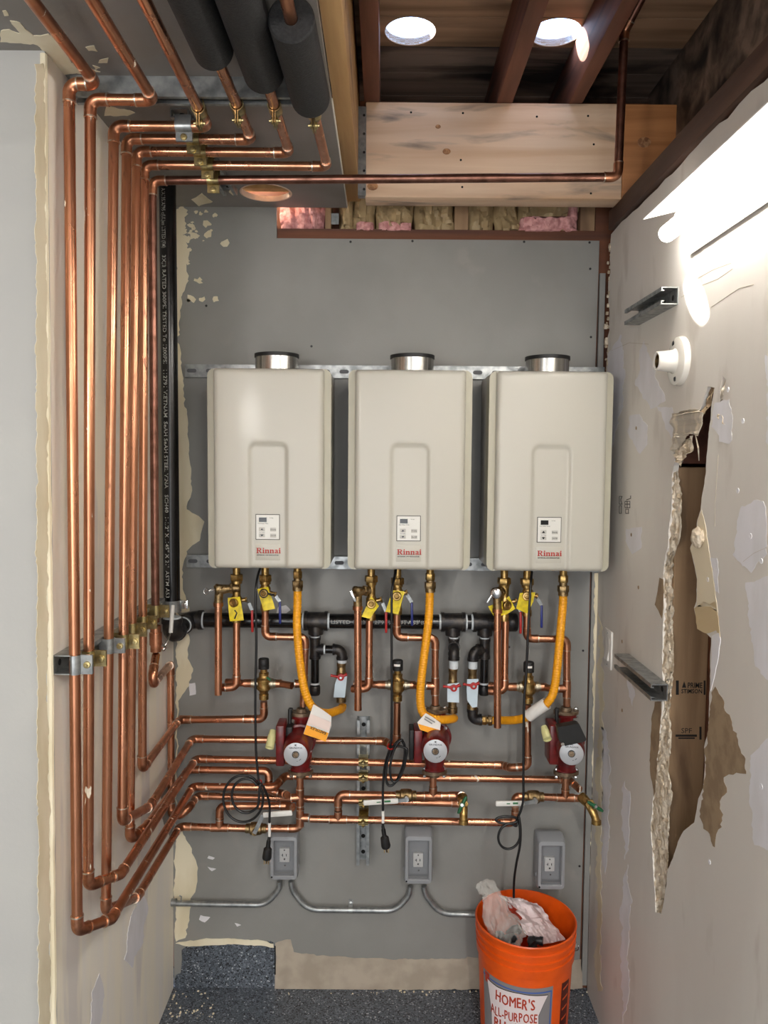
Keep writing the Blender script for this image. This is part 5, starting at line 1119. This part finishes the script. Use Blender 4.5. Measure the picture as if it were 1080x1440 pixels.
# gas valves, hoses, tags
def hose(label, pts, rad=.0125):
    P = smooth_path(pts, 14); rs = []
    out = []; L = 0
    for a, c in zip(P, P[1:]):
        n = max(1, int((c-a).length/.0016))
        for k in range(n): out.append(a.lerp(c, k/n))
    out.append(P[-1])
    rs = [rad*(1+.035*(1 if (i//2) % 2 else -1)) for i in range(len(out))]
    b = B(); tube(b, out, rs, 14); o = obj('gas_hose', b, flex, None, sharp=80); tag(o, label, 'hose', 'yellow gas hoses')
def nuts(label, px, ys, k, Y):
    t = thing('hose_fitting', label, 'fitting', onY(px, ys[1]+7, Y)); x = onY(px, ys[0], Y).x
    b = B(); cyl(b, V(x, Y, HBZ[k]+.004), onY(px, ys[0], Y), .0115, 14); hexn(b, onY(px, ys[0], Y), (0, 0, 1), .0145, .022); obj('upper_nut', b, brass, t)
    b = B(); cyl(b, onY(px, ys[0], Y), onY(px, ys[1], Y), .0120, 14); hexn(b, onY(px, ys[1], Y), (0, 0, 1), .0175, .020); lathe(b, [(0, .013), (0, .0155), (.012, .0155), (.012, .013)], onY(px, ys[1]+4, Y), (0, 0, -1), 16); obj('lower_nut', b, brass_dull, t)
nuts('brass fitting of the left gas hose under the left water heater', 418.5, (808, 821), 0, -.15); nuts('brass fitting of the middle gas hose under the middle water heater', 605, (811, 823), 1, -.15); nuts('brass fitting of the right gas hose under the right water heater', 792, (814, 828), 2, -.15)
def gas_valve(label, px, y0, ybr, yh, ytag1, ynut, Y, hxs):
    a = onY(px, y0, Y); e = onY(px, ynut, Y); h = onY(px, yh, Y); t = thing('gas_valve', label, 'valve', e)
    b = B(); L = a.z-e.z; hz = a.z-h.z
    lathe(b, [(0, .010), (0, .0145), (.010, .0145), (.012, .0130), (hz-.012, .0140), (hz-.008, .0160), (hz+.012, .0160), (hz+.018, .0130), (L-.018, .0130), (L-.016, .0160), (L, .0160), (L, .011)], a, (0, 0, -1), 18); obj('body', b, brass_dull, t)
    p = h+V(0, -.026, 0); b = B(); cyl(b, h, p, .006, 10); obj('stem', b, brass, t)
    b = B(); lathe(b, [(-.004, 0), (-.004, .0115), (.005, .0105), (.006, 0)], p, (0, -1, 0), 18)
    l = onY(hxs[0], yh+1, p.y); r = onY(hxs[1], yh-1, p.y); tube(b, [l, l.lerp(p, .4), p, p.lerp(r, .6), r], [.0045, .0035, .006, .0045, .0055], 10); hd_ = obj('wing_handle', b, redh, t)
    b = B(); hexn(b, p+V(0, -.007, 0), (0, -1, 0), .0045, .004); obj('handle_nut', b, chrome, hd_)
    return e
e1 = gas_valve('gas valve with red wing handle on the left pipe branch', 480, 932, 938, 949, 981, 987, g1.y, (465, 488)); 
e2_ = gas_valve('gas valve with red wing handle on the middle pipe branch', 637, 940, 948, 964, 989, 1002, g2.y, (623, 647)); 
e3 = gas_valve('gas valve with red wing handle on the right pipe branch', 664.5, 940, 946, 961, 994, 997, g3.y, (651, 674)); 
for a, e in ((g1, 932), (g2, 940), (g3, 940)):
    b = B(); q = onY(480 if a is g1 else 637 if a is g2 else 664.5, e, a.y); cyl(b, a+V(0, 0, .004), V(a.x, a.y, q.z+.0005), RB*1.08, 16); obj('thread_tape', b, tape, gp)
sheet('valve_tag', [(475, 951), (488, 950), (487, 962), (485, 981), (469, 981), (471, 962)], g1.y-.0305+.006, tagblue, 'pale blue printed tag under the red handle of the left gas valve', 'tag', .002, 'gas valve tags')
sheet('valve_tag', [(629, 962), (645.5, 960), (645.5, 988), (629, 987)], g2.y-.0245, tagblue, 'pale blue printed tag under the red handle of the middle gas valve', 'tag', .0015, 'gas valve tags', seed=1)
sheet('valve_tag', [(657, 955), (673, 955), (671.5, 975), (671, 994), (664, 995), (657, 985), (656, 970)], g3.y-.0245, tagblue, 'pale blue printed tag under the red handle of the right gas valve', 'tag', .0015, 'gas valve tags', seed=2)
hose('yellow gas hose curling left of the left gas valve', [onY(418.6, 826, -.15), onY(418.3, 850, -.152), onY(417.8, 886, -.175), onY(423, 940, -.19), onY(430, 976, -.195), onY(442, 997, -.188), onY(460, 1003, -.160), onY(475, 999, -.11), onY(481, 996, g1.y-.004), onY(481.5, 991, g1.y)])
hose('yellow gas hose bowing down to the middle gas valve', [onY(604.5, 829, -.15), onY(604, 850, -.152), onY(602, 879, -.172), onY(595, 934, -.188), onY(591, 976, -.192), onY(594, 1001, -.192), onY(607, 1010, -.194), onY(622, 1012, -.184), onY(635, 1011, -.146), onY(638.5, 1010, g2.y-.004)])
# right branch: black elbow below its valve, then the hose out to the right
Kc = onY(664.5, 1012, g3.y); a = V(e3.x, g3.y, e3.z); b = B(); arc, t_ = arc_corner(a, Kc, Kc+V(.2, 0, 0), .020, 8); tube(b, [a+V(0, 0, .0)]+arc+[arc[-1]+V(.010, 0, 0)], RB*1.24, 18); cyl(b, a+V(0, 0, .001), a-V(0, 0, .008), RB*1.38, 18); cyl(b, arc[-1]+V(.004, 0, 0), arc[-1]+V(.012, 0, 0), RB*1.38, 18)
o = obj('gas_elbow', b, iron); tag(o, 'black iron elbow below the right gas valve', 'elbow')
n0 = onY(681, 1013, g3.y); t = thing('hose_fitting', 'brass fitting between the black elbow and the right gas hose', 'fitting', n0-V(0, 0, .016)); b = B(); cyl(b, arc[-1]+V(.012, 0, 0), n0+V(.012, 0, 0), .0115, 14); hexn(b, n0, (1, 0, 0), .0145, .014); obj('upper_nut', b, brass, t); b = B(); hexn(b, n0+V(.018, 0, 0), (1, 0, 0), .0165, .012); obj('lower_nut', b, brass_dull, t)
n1 = n0+V(.024, 0, 0)
hose('yellow gas hose sweeping right and up to the right water heater', [n1, onY(705, 1013, g3.y-.004), onY(728, 1012, -.125), onY(750, 1004, -.165), onY(770, 988, -.186), onY(779, 970, -.19), onY(784, 934, -.187), onY(788.5, 885, -.172), onY(791.5, 850, -.152), onY(792, 834, -.15)])
t1 = sheet('hose_tag', [(441, 990), (454, 998), (466, 1007), (466, 1021), (458, 1043), (442, 1037), (426.5, 1032), (434, 1010)], -.215, tagw, 'white and orange paper tag wrapped on the left gas hose', 'tag', .002)
sheet('printed_panel', [(436.5, 1004), (465.5, 1016), (463, 1028), (432, 1017)], -.2185, tagpink, '', '', .002, parent=t1); sheet('printed_panel', [(431, 1020), (462, 1031), (458, 1043), (442, 1037), (427, 1032)], -.219, tagor, '', '', .002, parent=t1)
c = onY(447.5, 1027, -.2225); an = R_(180-22)
obj('lettering', text_bm('EASYFLEX', .0115, lambda u, v: V(c.x+u*math.cos(an)-v*math.sin(an), c.y, c.z+u*math.sin(an)+v*math.cos(an)), .0002), black_ink, t1, ns=False)
t2 = sheet('hose_tag', [(587, 1015.5), (599, 1003), (610, 1010), (620, 1017), (619, 1025), (620, 1038), (605, 1031), (590, 1025.5)], -.215, tagw, 'white and orange paper tag wrapped on the middle gas hose', 'tag', .002)
sheet('printed_panel', [(588, 1018), (605, 1023), (618, 1027), (620, 1038), (605, 1031), (591, 1026)], -.2185, tagor, '', '', .002, parent=t2)
for xa, ya, xb_, yb_ in ((598, 1007, 612, 1015), (597, 1010, 608, 1017)):
    b = B(); prism(b, [onY(x, y, -.2182) for x, y in ((xa, ya), (xb_, yb_), (xb_-.6, yb_+1.6), (xa-.6, ya+1.6))], (0, -1, 0), .0003); obj('print_line', b, M('print_grey', '8C8A88', .6) if 'print_grey' not in MATS else MATS['print_grey'], t2, ns=False)
a = onY(743, 1007, -.155); c = onY(769, 989, -.186); b = B(); tube(b, [a, a.lerp(c, .5)+V(0, -.002, .002), c], .0185, 18, False); bmesh.ops.solidify(b, geom=b.faces[:], thickness=.0008)
o = obj('hose_tag', b, tagw); tag(o, 'white paper sleeve tag rolled round the right gas hose', 'tag')
# ------------------------------------------------------------------ outlets and conduit
def outlet(label, x0, x1, y0, y1, rx, ry):
    yf_ = -.085; A_ = onY(x0, y1, yf_); C_ = onY(x1, y0, yf_); cx = (A_.x+C_.x)/2; cz = (A_.z+C_.z)/2; W = C_.x-A_.x; H = C_.z-A_.z
    t = thing('outlet_box', label, 'outlet', (cx, -.04, A_.z), 'grey outlet boxes along the lower back wall')
    b = B(); box(b, (cx, -.022, cz-.004), (W*.94, .044, H*.92), None, .006); obj('back_box', b, boxgrey, t)
    # cover: a frame with rounded top that slopes back, window recessed
    def rr(w, h, r, y, zc=cz, n=4):
        o = []
        for qx, qz, a0 in ((1, 1, 0), (-1, 1, 90), (-1, -1, 180), (1, -1, 270)):
            for k in range(n+1):
                a = R_(a0+90*k/n); o.append(V(cx+qx*(w/2-r)+r*math.cos(a), y, zc+qz*(h/2-r)+r*math.sin(a)))
        return o
    wz = cz-.006; wh = H*.74; ww = W*.72
    b = B(); loops = [rr(W, H*1.0, .010, -.044), rr(W*1.0, H*.97, .011, -.070, cz-.004), rr(W*.94, H*.90, .011, -.083, cz-.006), rr(ww+.004, wh+.004, .003, -.085, wz), rr(ww, wh, .003, -.083, wz), rr(ww, wh, .003, -.066, wz)]
    vv = [[b.verts.new(p) for p in l] for l in loops]; n = len(loops[0])
    for p, q in zip(vv, vv[1:]):
        for i in range(n): b.faces.new((p[i], p[(i+1) % n], q[(i+1) % n], q[i]))
    obj('cover_frame', b, boxgrey, t)
    b = B(); prism(b, rr(ww, wh, .003, -.078, wz), (0, 1, 0), .0015); obj('window', b, boxwin, t)
    b = B(); box(b, (cx, -.047, wz), (ww, .004, wh)); obj('inner_plate', b, boxgrey, t, ns=False)
    r = onY(rx, ry, -.062); b = B(); box(b, (r.x, -.055, r.z), (.032, .014, .046), None, .002); rc = obj('receptacle', b, recm, t)
    for sx, h in ((-.006, .009), (.006, .008)):
        b = B(); box(b, (r.x+sx, -.0621, r.z+.001), (.0022, .001, h)); obj('slot', b, lcd, rc, ns=False)
    b = B(); box(b, (r.x-.0075, -.0621, r.z+.001), (.005, .001, .002)); obj('slot', b, lcd, rc, ns=False)
    b = B(); lathe(b, [(0, 0), (0, .003), (.001, .003), (.001, 0)], (r.x, -.062, r.z-.012), (0, -1, 0), 10); lathe(b, [(0, 0), (0, .0022), (.001, .0022), (.001, 0)], (r.x, -.062, r.z+.018), (0, -1, 0), 10); obj('ground_hole', b, lcd, rc)
    b = B(); lathe(b, [(0, 0), (0, .003), (.0012, .0025), (.0012, 0)], (r.x+.002, -.066, r.z-.031), (0, -1, 0), 8); obj('lock_tab', b, darkfit, t)
    for sx in (-1, 1):
        b = B(); box(b, (cx+sx*(W/2+.0005), -.062, cz-H*.26), (.004, .006, .012), None, .001); obj('latch', b, boxgrey, t)
    b = B(); lathe(b, [(0, 0), (0, .003), (.001, .003), (.001, 0)], (A_.x+.007, -.0835, A_.z+.010), (0, -1, 0), 8); obj('cover_screw', b, lcd, t)
outlet('grey weatherproof outlet box, leftmost of three, below the left pump', 379, 418.5, 1172, 1238, 400, 1203)
outlet('grey weatherproof outlet box in the middle, below the middle pump', 568.5, 609, 1171, 1244, 588, 1210)
outlet('grey weatherproof outlet box above the orange bucket', 755.5, 796.5, 1178, 1252, 773, 1216)
RE = .0092; YC = -.022
def conduit(label, pts, n=10):
    P = [onY(x, y, YC) for x, y in pts]; b = B(); tube(b, fillet(P, .085, 10), RE, 16); o = obj('conduit', b, zinc); tag(o, label, 'conduit'); return o
o = conduit('galvanized conduit from the left corner up to the left outlet box', [(240, 1270), (374, 1272.5), (393, 1250), (393, 1239)])
b = B(); p = onY(243, 1269, YC); cyl(b, p-V(.006, 0, 0), p+V(.012, 0, 0), RE*1.35, 14); tube(b, [p+V(.028, -.006, .006), p+V(.03, -.006, .024), p+V(.024, -.008, .028)], .002, 8); obj('coupling', b, zinc, o)
conduit('galvanized conduit dipping between the left and middle outlet boxes', [(409.5, 1239), (411, 1252), (431, 1279), (556, 1280.5), (575, 1260), (577, 1246)])
conduit('galvanized conduit from the middle outlet box dropping behind the orange bucket', [(596, 1246), (598, 1258), (618, 1284.5), (690, 1287), (720, 1287)])
c = onY(493, 1279.5, YC); t = thing('conduit_strap', 'small steel strap holding the conduit between two outlet boxes', 'strap', c-V(0, 0, .02))
b = B(); sweep_profile(b, [(-.024, .0205), (-.011, .0205)]+[(-.0108*math.cos(a), -.0108*math.sin(a)) for a in [.05+k*3.04/8 for k in range(9)]]+[(.011, .0205), (.024, .0205), (.024, .0222), (.0085, .0222), (.0098, .002)]+[(.0096*math.cos(a), -.0096*math.sin(a)) for a in [.05+k*3.04/8 for k in range(9)]]+[(-.0098, .002), (-.0085, .0222), (-.024, .0222)], c-V(.007, 0, 0), c+V(.007, 0, 0), (0, 0, 1), (0, 1, 0)); obj('strap', b, zinc, t)
b = B(); hexn(b, c+V(0, .016, .018), (0, -1, 0), .005, .006); obj('screw', b, chrome, t)

# ------------------------------------------------------------------ power cords
def cord(label, pts, Y, plug=None, marker=None, r=.0037):
    P = [onY(*(q if len(q) == 3 else (q[0], q[1], Y))) for q in pts]
    t = thing('power_cord', label, 'cord', min(P, key=lambda p: p.z)); b = B(); tube(b, smooth_path(P, 8), r, 10); obj('cord', b, cordm, t)
    if marker:
        a, c = onY(marker[0], marker[1], Y), onY(marker[2], marker[3], Y); b = B(); cyl(b, a, c, r*1.22, 12); obj('marker_sleeve', b, tagw, t)
    if plug:
        a, c, sd = onY(plug[0], plug[1], Y), onY(plug[2], plug[3], Y), plug[4]; d = (c-a).normalized(); L = (c-a).length; b = B()
        lathe(b, [(-.010, 0), (-.010, .0045), (L*.35, .006), (L*.45, .0125), (L*.9, .0145), (L, .0125), (L, 0)], a, d, 16); 
        for k in range(4): lathe(b, [(L*.02+k*.005, .004), (L*.02+k*.005, .0068), (L*.02+k*.005+.0025, .0068), (L*.02+k*.005+.0025, .004)], a, d, 12)
        obj('plug', b, rubber, t)
        u, v = V(1, 0, 0), d
        for sx in (-1, 1):
            b = B(); box(b, c+d*.006+V(sx*.006, -.002, 0), (.0022, .006, .017)); obj('prong', b, brass, t)
        b = B(); cyl(b, c, c+d*.016+V(0, .004, 0), .0024, 8); obj('prong', b, brass, t)
    return t
def coil(cx, cy, rx, ry, a0, a1, n, Y0, Y1, rot=0):
    out = []
    for k in range(n+1):
        a = R_(a0+(a1-a0)*k/n); x, y = rx*math.cos(a), -ry*math.sin(a); out.append((cx+x*math.cos(rot)-y*math.sin(rot), cy+x*math.sin(rot)+y*math.cos(rot), Y0+(Y1-Y0)*k/n))
    return out
Y1c = -.215
cord('black power cord coiled below the left pump, its plug beside the left outlet box', [(366, 799, -.16), (362, 812, -.19), (359.6, 838, Y1c), (360.4, 910, Y1c), (359, 983, Y1c), (360, 1055, Y1c), (363, 1092, Y1c)] + coil(342, 1123, 28, 33, 40, 400, 18, Y1c-.006, Y1c-.022)[0:] + coil(346, 1119, 20, 24, 40, 330, 12, Y1c-.03, Y1c-.036) + [(366, 1103, Y1c-.03), (374, 1114, Y1c-.02), (379, 1132, Y1c), (379, 1150, Y1c), (378.5, 1180, Y1c)], Y1c, (378, 1182, 375, 1208, 0), (379, 1157, 379, 1176))
b = B(); c = onY(363.5, 1100, Y1c-.012); tube(b, [c+V(.009*math.cos(a), .012*math.sin(a), .002*math.sin(a)) for a in [k*2*math.pi/12 for k in range(13)]], .002, 8, False); o = obj('cable_tie', b, redh); tag(o, 'red twist tie round the cord coil below the left pump', 'tie')
cord('black power cord bundled beside the middle pump, its plug hanging free', [(557, 800, -.16), (554, 815, -.19), (551, 836, Y1c), (550.7, 901, Y1c), (551, 968, Y1c), (550.7, 1030, Y1c), (550, 1052, Y1c)] + coil(556, 1073, 11, 33, 95, 440, 14, Y1c-.008, Y1c-.02, .25) + coil(560, 1070, 10, 30, 95, 400, 12, Y1c-.026, Y1c-.034, .2) + [(552, 1050, Y1c-.02), (544, 1066, Y1c-.01), (540, 1086, Y1c), (538.5, 1110, Y1c), (538.5, 1138, Y1c), (538.8, 1164, Y1c)], Y1c, (539, 1166, 543, 1192, 0), (538.6, 1140, 538.6, 1157))
b = B(); c = onY(549, 1050, Y1c-.012); tube(b, [c+V(.009*math.cos(a), .014*math.sin(a), .003*math.sin(a)) for a in [k*2*math.pi/12 for k in range(13)]], .002, 8, False); o = obj('cable_tie', b, redh); tag(o, 'red twist tie round the cord bundle beside the middle pump', 'tie')
cord('black power cord looped over the right white lever, trailing into the orange bucket', [(748, 804, -.16), (746, 825, -.20), (743, 879, Y1c), (740, 945, Y1c), (737, 990, Y1c), (736, 1079, Y1c), (736, 1120, Y1c), (733, 1138, Y1c), (727, 1152, Y1c)] + coil(713, 1153, 15.5, 5, 20, 370, 14, Y1c-.008, Y1c-.016) + [(730, 1150, Y1c-.02), (731, 1162, Y1c-.022)] + coil(716, 1176, 15, 18, 20, -290, 12, Y1c-.024, Y1c-.016, .3) + [(730, 1152, Y1c-.005), (732, 1168, Y1c), (731, 1190, Y1c), (726, 1215, Y1c+.01), (723, 1238, Y1c+.03), (722.5, 1262, Y1c+.05)], Y1c, None, None)

# ------------------------------------------------------------------ orange bucket with bags
BC = V((onZ(668, 1292, .368).x+onZ(811, 1292, .368).x)/2+.001, -.180, 0); BR = .1545
t = thing('bucket', 'orange plastic bucket with lettered label on the floor by the right corner', 'bucket', BC)
prof = [(0, 0), (0, .128), (.004, .1315), (.255, .1430), (.262, .1425), (.266, .1485), (.292, .1500), (.294, .1460), (.306, .1465), (.308, .1515), (.314, .1520), (.316, .1475), (.330, .1480), (.332, .1530), (.338, .1530), (.340, .1490), (.352, .1495), (.358, .1535), (.365, .1545), (.368, .1525), (.367, .1495), (.330, .1440), (.010, .1275), (.010, 0)]
b = B(); lathe(b, prof, BC, (0, 0, 1), 64); bk = obj('shell', b, bucket_m, t, sharp=35)
def br(z): return .1315+(z-.004)*(.1430-.1315)/.251
def onB(px, py):     # pixel -> (angle, height) on the bucket wall
    d = ray(px, py); z = .2
    for _ in range(8):
        r = br(z); o = CAM-BC; a = d.x*d.x+d.y*d.y; bb = o.x*d.x+o.y*d.y; c = o.x*o.x+o.y*o.y-r*r; q = bb*bb-a*c
        s_ = (-bb-math.sqrt(max(q, 0)))/a; z = CAM.z+d.z*s_
    p = CAM+d*s_-BC; return math.atan2(p.x, -p.y), z
def cylpt(a, z, off): r = br(z)+off; return BC+V(r*math.sin(a), -r*math.cos(a), z)
def wrap(nm, poly, off, m, par, th=.0006):     # polygon in (angle, height), subdivided so that it follows the wall
    b = B(); vs = [b.verts.new(V(a, 0, z)) for a, z in poly]
    for tri in geometry.tessellate_polygon([[V(a, z, 0) for a, z in poly]]): b.faces.new([vs[i] for i in tri])
    for _ in range(7):
        bmesh.ops.subdivide_edges(b, edges=[e for e in b.edges if abs(e.verts[0].co.x-e.verts[1].co.x) > .06], cuts=1); bmesh.ops.triangulate(b, faces=b.faces[:])
    for v in b.verts: v.co = cylpt(v.co.x, v.co.z, off)
    return obj(nm, b, m, par, sharp=80)
aL, z1 = onB(690, 1372); aR, zR = onB(777, 1386); zt_ = .238; zb_ = .055; aL = -1.22; aR = onB(777, 1400)[0]
lb = wrap('label', [(aL, zb_), (aR, zb_), (aR, zt_), (aL, zt_)], .0006, label_grey, t)
wrap('label_border', [(aL, zt_-.012), (aR-.03, zt_-.012), (aR-.03, zt_-.016), (aL, zt_-.016)], .0012, label_blue, lb)
wrap('label_border', [(aR-.03, zb_), (aR-.055, zb_), (aR-.055, zt_-.016), (aR-.03, zt_-.016)], .0012, label_blue, lb)
sg = [onB(x, y) for x, y in ((686, 1376), (700, 1388), (730, 1397), (770, 1399), (764, 1412), (757, 1428), (757, 1445), (764, 1465), (693, 1460), (692, 1420))]
wrap('printed_sign_edge', [(a*1.0+(.012 if i in (3, 4, 5, 6, 7) else 0), z+(.002 if i < 4 else 0)) for i, (a, z) in enumerate(sg)], .0011, black_ink, lb)
wrap('printed_sign', sg, .0017, label_white, lb)
def btext(rows):
    t = text_bm('H', 1.0, lambda u, v: V(u, 0, v)); zs = [v.co.z for v in t.verts]; zm = (max(zs)+min(zs))/2; t.free()
    for body, p0, p1, hh, seed in rows:
        (a0, z0), (a1, z1) = onB(*p0), onB(*p1); rnd = random.Random(seed); G_ = []; x = 0; whole = B()
        for ch in body:
            rot = rnd.uniform(-.10, .10); dz = rnd.uniform(-.05, .05)
            for sx, sz in ((-.028, -.012), (0, .014), (.028, -.004)):      # three passes of the brush make the stroke thick
                t = text_bm(ch, 1.0, lambda u, v: V(u, 0, v)); xs = [v.co.x for v in t.verts]; wd = max(xs)-min(xs)
                for v in t.verts:
                    X, Z = v.co.x-(max(xs)+min(xs))/2+sx, v.co.z-zm+sz
                    v.co = V(x+wd/2+X*math.cos(rot)-Z*math.sin(rot), 0, Z*math.cos(rot)+X*math.sin(rot)+dz)
                G_.append(t)
            x += wd+.13
        x -= .13
        for k, t in enumerate(G_):
            mp = {}
            for v in t.verts:
                f = v.co.x/x; mp[v] = whole.verts.new(cylpt(a0+(a1-a0)*f, z0+(z1-z0)*f+v.co.z*hh/.72, .0022+.00005*(k % 3)))
            for f in t.faces: whole.faces.new([mp[v] for v in f.verts])
            t.free()
        obj('lettering', whole, label_red, lb, ns=False)
btext([("HOMER'S", (698, 1399), (752, 1412), .033, 1), ("ALL-PURPOSE", (691, 1416), (755, 1431), .029, 2), ("BUCKET", (696, 1436), (752, 1449), .034, 3)])
# a maroon printed block on the right side of the wall
a0, a1 = onB(789, 1400)[0], onB(800, 1400)[0]; pb = wrap('printed_block', [(a0, .055), (a0+.30, .055), (a0+.30, .226), (a0, .232)], .0006, label_dark, t)
for i in range(5):
    za = .078+i*.032
    wrap('printed_bar', [(a0+.05, za), (a0+.25, za+.004), (a0+.25, za+.010), (a0+.05, za+.006)], .0011, bucket_m, pb)
wrap('printed_square', [(-1.14, .205), (-.99, .205), (-.99, .236), (-1.14, .236)], .0012, label_red, lb)
b = B(); hd_pts = [BC+V(.1545, -.02, .290), BC+V(.160, -.022, .288), BC+V(.162, .0, .262), BC+V(.150, .045, .235), BC+V(.10, .118, .220)]; tube(b, smooth_path(hd_pts, 8), .0018, 8); lathe(b, [(0, 0), (0, .010), (.006, .009), (.006, 0)], BC+V(.148, -.02, .290), (1, -.1, 0), 12); obj('bail_handle', b, chrome, t)
# contents
def blob(name, label, path, rads, m, seed, amp, cat='bag', seg=22, group=None):
    P = smooth_path(path, 7); n = len(P); Rr = [rads[min(int(i/(n-1)*(len(rads)-1)), len(rads)-2)]*(1-((i/(n-1)*(len(rads)-1)) % 1 if i < n-1 else 1))+rads[min(int(i/(n-1)*(len(rads)-1))+1, len(rads)-1)]*((i/(n-1)*(len(rads)-1)) % 1 if i < n-1 else 1) for i in range(n)]
    b = B(); tube(b, P, Rr, seg); off = V(seed*7.1, seed*3.3, 0)
    bmesh.ops.subdivide_edges(b, edges=b.edges[:], cuts=1, use_grid_fill=True)
    b.normal_update()
    for v in b.verts:
        q = v.co*30+off; n1 = noise.noise(q); n2 = abs(noise.noise(V(v.co.x*70, v.co.y*70, v.co.z*14)+off)); v.co += v.normal*(amp*n1-amp*1.3*n2)
    o = obj(name, b, m, None, sharp=20); tag(o, label, cat, group); return o
blob('plastic_bag', 'crumpled clear plastic bag sticking up over the bucket rim', [onY(728, 1322, -.235), onY(712, 1306, -.24), onY(699, 1288, -.235), onY(694, 1268, -.225), onY(688, 1252, -.215), onY(676, 1247, -.212), onY(668, 1248, -.21)], [.036, .048, .046, .038, .032, .024, .016, .006], bagclear, 1, .013)
def crumple_sheet(name, label, px, Y, m, seed, amp):
    cor = [onY(x, y, yy) for (x, y), yy in zip(px, Y)]; N_ = 26; b = B(); g = []
    for j in range(N_+1):
        row = []
        for i in range(N_+1):
            u, v = i/N_, j/N_; p = cor[0].lerp(cor[1], u).lerp(cor[3].lerp(cor[2], u), v); q = p*28+V(seed, 0, 0)
            d = amp*noise.noise(q)+amp*.8*abs(noise.noise(p*55+V(0, seed, 0))); row.append(b.verts.new(p+V(d*.3, -d, d*.9)))
        g.append(row)
    for j in range(N_):
        for i in range(N_): b.faces.new((g[j][i], g[j][i+1], g[j+1][i+1], g[j+1][i]))
    e = bmesh.ops.extrude_face_region(b, geom=b.faces[:]); bmesh.ops.translate(b, vec=(0, .0006, -.0012), verts=[h for h in e['geom'] if isinstance(h, bmesh.types.BMVert)])
    o = obj(name, b, m, None, sharp=25); tag(o, label, 'bag'); return o
crumple_sheet('plastic_bag', 'white plastic bag spread inside the orange bucket', [(703, 1258), (755, 1270), (794, 1322), (752, 1330)], [-.14, -.09, -.175, -.262], bagwhite, 3, .016)
b = B(); prism(b, [onY(x, y, yy) for x, y, yy in ((711, 1268, -.165), (716, 1270, -.16), (736, 1287, -.165), (735, 1302, -.20), (728, 1294, -.20), (713, 1283, -.19))], (0, -.6, 1), .002)
o = obj('folded_card', b, M('maroon_card', '8E2208', .5)); tag(o, 'maroon folded card between the two bags in the bucket', 'card')
FT = [(709, 1304, -.236, 'dark pipe fitting in the clear bag, far left'), (716, 1308, -.252, 'dark pipe fitting in the clear bag, beside the maroon card'), (728, 1316, -.262, 'dark pipe fitting at the front of the bucket contents'), (742, 1318, -.262, 'dark pipe fitting in the bucket beside the white bag'), (722, 1301, -.215, 'dark pipe fitting low in the clear bag against the rim'), (752, 1322, -.266, 'dark pipe fitting in the bucket nearest the white bag corner')]
for i, (x, y, yy, lbl) in enumerate(FT):
    c = onY(x, y, yy); c.z = min(c.z, .352); rnd = random.Random(i); d = V(rnd.uniform(-1, 1), rnd.uniform(-.3, .3), rnd.uniform(-.2, .9)).normalized(); e = V(rnd.uniform(-1, 1), -.3, rnd.uniform(-1, .4)).normalized()
    b = B(); arc = arc_corner(c-d*.03, c, c+e*.03, .014, 6)[0]; tube(b, [c-d*.022]+arc+[c+e*.022], .0105, 12); cyl(b, c-d*.024, c-d*.014, .0128, 12); cyl(b, c+e*.014, c+e*.024, .0128, 12); o = obj('pipe_fitting', b, darkfit); tag(o, lbl, 'fitting', 'dark fittings in the bucket')

# ------------------------------------------------------------------ light switch, lamp holder
cq = [onX(x, y, XR-.0005) for x, y in ((850.5, 881), (863.5, 891), (862.5, 945), (850.5, 932))]; zc = sum(p.z for p in cq)/4; yc = sum(p.y for p in cq)/4
t = thing('light_switch', 'white rocker light switch on the right wall near the back corner', 'switch', (XR, yc, zc-.057))
b = B(); box(b, (XR-.003, yc, zc), (.006, .072, .116), None, .002); obj('cover_plate', b, switch_m, t)
b = B(); prism(b, [V(XR-.006, yc-.017, zc-.034), V(XR-.0115, yc-.017, zc-.033), V(XR-.006, yc-.017, zc+.002), V(XR-.007, yc-.017, zc+.034), V(XR-.005, yc-.017, zc+.034), V(XR-.004, yc-.017, zc-.034)], (0, 1, 0), .034); obj('rocker', b, switch_m, t, sharp=20)
for s in (-1, 1):
    b = B(); lathe(b, [(0, 0), (0, .0028), (.001, .0022), (.001, 0)], (XR-.006, yc, zc+s*.048), NR, 8); obj('screw', b, zinc, t)
p = onX(958, 508, XR); 
t = thing('lamp_holder', 'white porcelain lamp holder without bulb on the right wall below the strip light', 'lamp holder', p-V(0, 0, .057))
b = B(); lathe(b, [(0, .0), (0, .057), (.005, .0575), (.013, .055), (.017, .047), (.018, .030), (.022, .026), (.050, .0225), (.057, .0225), (.059, .020), (.057, .0165), (.025, .0160), (.025, 0)], p, NR, 40); obj('base', b, porcelain, t)
b = B(); lathe(b, [(.0255, 0), (.0255, .0155), (.056, .0160), (.056, .0150), (.027, .0145), (.027, 0)], p, NR, 28); obj('screw_shell', b, brass_dull, t)
for s in (-1, 1):
    b = B(); lathe(b, [(0, 0), (0, .007), (.001, .007), (.001, 0)], p+V(-.0165, s*.008, s*.041), NR, 12); lathe(b, [(.001, 0), (.001, .004), (.0025, .003), (.0025, 0)], p+V(-.0165, s*.008, s*.041), NR, 8); obj('mounting_slot', b, darkfit, t)
